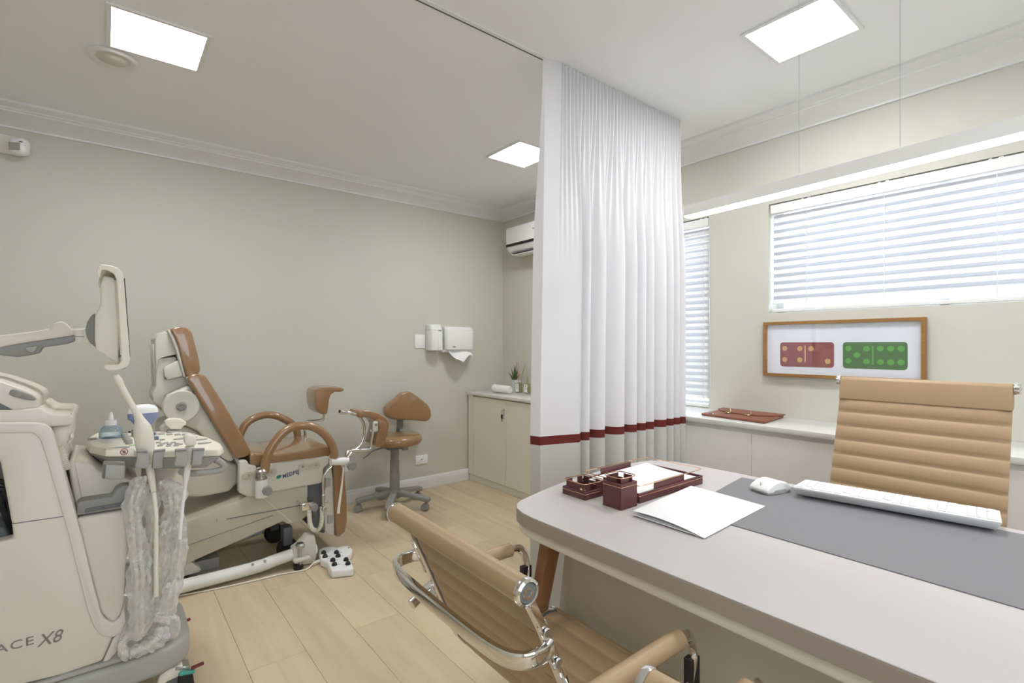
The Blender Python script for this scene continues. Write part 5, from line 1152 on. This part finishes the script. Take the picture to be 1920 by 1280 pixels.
# ---- probes resting in the holders, each a thing with its cable
def probe_path(px, y): return [(p[0], y, p[1]) for p in px]
t = thing('ultrasound_probe', 'long slender cream endocavity probe standing in the left front holder, with cable', 'ultrasound probe', (.11, 2.07, .83))
pp = probe_path([(0.021, 1.150), (0.028, 1.130), (0.039, 1.104), (0.060, 1.056), (0.078, 1.016), (0.087, 0.987), (0.093, 0.956), (0.097, 0.923), (0.101, 0.892), (0.109, 0.860), (0.112, 0.831)], 2.087)
obj('probe_body', B().tube(pp, [.0085, .0125, .0098, .0092, .0098, .014, .025, .0275, .0265, .024, .014, .0115], 16, 5), 'ivory', t, 70)
cb = [(p[0], y, p[1]) for p, y in zip([(0.109, 0.844), (0.114, 0.809), (0.119, 0.764), (0.124, 0.693), (0.124, 0.622), (0.124, 0.515), (0.125, 0.426)], (2.087, 2.055, 2.03, 2.012, 2.01, 2.012, 2.02))]
obj('strain_relief', B().tube(cb[:3], [.0125, .0105, .0075], 12, 4), 'ivory', t)
obj('cable', B().tube(cb[2:], .0065, 10, 4), 'ivory', t)
t = thing('ultrasound_probe', 'small pale probe with square head in the right front holder, with cable', 'ultrasound probe', (.22, 2.03, .85))
hx = [(0.199, 0.928), (0.207, 0.936), (0.228, 0.933), (0.233, 0.924), (0.233, 0.903), (0.225, 0.897), (0.207, 0.899), (0.201, 0.907)]
obj('probe_head', B().prism(hx, 'Y', 1.985, 2.030, .006, 3).move(Matrix.Translation((0, 0, .012))), 'ivory', t)
pp = probe_path([(0.217, 0.907), (0.217, 0.882), (0.214, 0.854), (0.211, 0.833)], 2.008); obj('probe_body', B().tube(pp, [.014, .0125, .011, .0095], 14, 4), 'ivory', t)
pp = probe_path([(0.211, 0.836), (0.208, 0.811), (0.205, 0.785), (0.197, 0.715), (0.191, 0.645), (0.188, 0.601)], 2.008)
obj('strain_relief', B().tube(pp[:3], [.0095, .009, .006], 10, 4), 'white', t); obj('cable', B().tube(pp[2:], .0055, 10, 4), 'white', t)
t = thing('ultrasound_probe', 'white dome-headed probe with lilac band at the back of the console', 'ultrasound probe', (.12, 2.50, .892))
c0 = [(0.111, 0.908), (0.111, 0.944), (0.111, 0.974)]
obj('probe_head', B().lathe([(0, .060), (.02, .0585), (.038, .052), (.048, .040), (.050, .026), (0, .026)], (c0[0][0], 2.48, c0[0][1]+.045), n=28, sy=.6), 'white', t, 70)
obj('lilac_band', B().lathe([(0, .0), (.046, .0), (.0505, .004), (.0505, .0255), (0, .0258)], (c0[0][0], 2.48, c0[0][1]+.045), n=28, sy=.6), 'blue_plastic', t, label='lilac blue band')
obj('probe_grip', B().lathe([(0, -.010), (.022, -.010), (.026, .02), (.042, .0448), (0, .0449)], (c0[0][0], 2.48, c0[0][1]), n=24, sy=.7), 'blue_plastic', t)
t = thing('ultrasound_probe', 'cream fan-shaped convex probe at the back right of the console', 'ultrasound probe', (.22, 2.52, .892))
fn = [(0.201, 0.901), (0.196, 0.911), (0.183, 0.924), (0.181, 0.935), (0.190, 0.943), (0.206, 0.946), (0.225, 0.944), (0.243, 0.938), (0.257, 0.925), (0.257, 0.916), (0.243, 0.907), (0.238, 0.897)]
obj('probe_head', B().prism(fn, 'Y', 2.49, 2.525, .008, 4), 'ivory', t, 60)
hh = [(0.167, 0.896), (0.196, 0.900), (0.243, 0.895), (0.262, 0.886)]
obj('holder_cup', B().prism([(0.188, 0.892), (0.192, 0.898), (0.247, 0.892), (0.253, 0.885)], 'Y', 2.475, 2.535, .003, 2), 'grey_light', us)
# gel bottle
g0 = [(0.010, 0.912), (0.010, 0.953), (0.010, 0.967), (0.010, 0.996)]
t = thing('gel_bottle', 'clear blue gel bottle with white nozzle cap on the back left of the console', 'bottle', (g0[0][0], 2.47, .892))
gx = g0[0][0]; 
obj('bottle_body', B().lathe([(0, .0), (.031, 0), (.036, .004), (.036, .022), (.031, .038), (.023, .046), (.0165, .048), (0, .048)], (gx, 2.47, .8925), n=28), 'gel', t)
obj('gel_fill', B().lathe([(0, .001), (.0295, .001), (.0345, .005), (.0345, .02), (0, .021)], (gx, 2.47, .8925), n=28), 'slate', t) if False else None
obj('nozzle_cap', B().lathe([(0, .0485), (.019, .0485), (.019, .066), (.010, .068), (.0085, .080), (.0045, .098), (0, .099)], (gx, 2.47, .8925), n=20), 'white', t, label='white nozzle cap')

# ---- cables wrapped in crinkled plastic
t = thing('cable_bundle', 'bundle of cream probe cables wrapped in crinkled clear plastic hanging in front of the machine', 'cable bundle', (.12, 2.16, .21))
rr = random.Random(11)
def crinkle(path, R, nseg=46, n=18, amp=.28, seed=1):
    g = random.Random(seed); P, T = catmull([Vector(p) for p in path], 12, False)
    b = B(); rings = []; m = len(P)
    ph = [g.random()*6.28 for _ in range(8)]
    for i, p in enumerate(P):
        tt = (P[min(i+1, m-1)]-P[max(i-1, 0)]).normalized(); nx_ = Vector((1, 0, 0)); nn = (nx_-tt*nx_.dot(tt)).normalized(); bn = tt.cross(nn)
        k = T[i]*(len(R)-1); q = min(int(k), len(R)-2); r = lerp(R[q], R[q+1], k-q); ring = []
        for j in range(n):
            a = 2*pi*j/n
            w = 1+amp*(.55*sin(4*a+ph[0]+7*T[i])+.4*sin(7*a+ph[1]-9*T[i])+.45*sin(2*a+26*T[i]+ph[2])+.35*sin(3*a-70*T[i]+ph[3])+.22*(g.random()-.5))
            ring.append(b.bm.verts.new(p+(nn*cos(a)+bn*sin(a))*r*max(.35, w)))
        rings.append(ring)
    for A, D in zip(rings, rings[1:]):
        for j in range(n): b.bm.faces.new((A[j], A[(j+1) % n], D[(j+1) % n], D[j]))
    return b
def pth(px, y): return [(p[0], y+.006*sin(3*k), p[1]) for k, p in enumerate(px)]
YB = 2.07
PA_ = pth([(0.092, 0.812), (0.080, 0.788), (0.075, 0.733), (0.069, 0.672), (0.075, 0.610), (0.083, 0.546), (0.079, 0.477), (0.083, 0.405), (0.085, 0.343), (0.077, 0.284)], YB)
PB_ = pth([(0.141, 0.783), (0.165, 0.762), (0.180, 0.721), (0.171, 0.668), (0.159, 0.608), (0.147, 0.538), (0.138, 0.460), (0.132, 0.381), (0.126, 0.320)], YB+.012)
PC_ = pth([(0.189, 0.683), (0.195, 0.626), (0.192, 0.554), (0.182, 0.474), (0.170, 0.414), (0.153, 0.356), (0.138, 0.325)], YB-.02)
PD_ = pth([(0.123, 0.755), (0.116, 0.716), (0.117, 0.635), (0.110, 0.548), (0.113, 0.467), (0.109, 0.388), (0.112, 0.316)], YB+.02)
PL_ = [(p[0], 2.10-.02*sin(pi*k/6), max(p[1], .236)) for k, p in enumerate([(0.084, 0.299), (0.057, 0.294), (0.037, 0.270), (0.047, 0.235), (0.078, 0.210), (0.110, 0.220), (0.135, 0.252), (0.139, 0.279)])]
for k, P in enumerate((PA_, PB_, PC_, PD_)):
    for dx in ((-.008, .008) if k < 2 else (0,)):
        obj('cable', B().tube([(p[0]+dx+.006*sin(2.3*i+k), p[1]+.004*cos(3*i), p[2]) for i, p in enumerate(P)], .0062, 8, 5), 'ivory', t)
obj('cable', B().tube(PL_, .010, 10, 5), 'ivory', t)
for k, (P, R) in enumerate(((PA_, [.010, .027, .031, .022, .023, .031, .027, .030, .026, .020]), (PB_, [.012, .027, .032, .027, .024, .018, .016, .018, .022]), (PC_, [.012, .017, .020, .019, .024, .028, .024]), (PD_, [.016, .024, .016, .013, .012, .016, .016, .014]), (PL_, [.018, .016, .014, .014, .019, .024, .028, .020]))):
    obj('plastic_wrap', crinkle(P, R, seed=k+3), 'wrap', t, 30, label='crinkled clear plastic film')
bl = [(0.170, 0.279)]
b = B().sph((0, 0, 0), (.034, .03, .045), 22)
g = random.Random(4)
for v in b.bm.verts: v.co *= 1+.22*(g.random()-.5)
b.move(Matrix.Translation((bl[0][0], 2.14, .255))); obj('plastic_wrap', b, 'wrap', t, 30, label='crinkled clear plastic film')
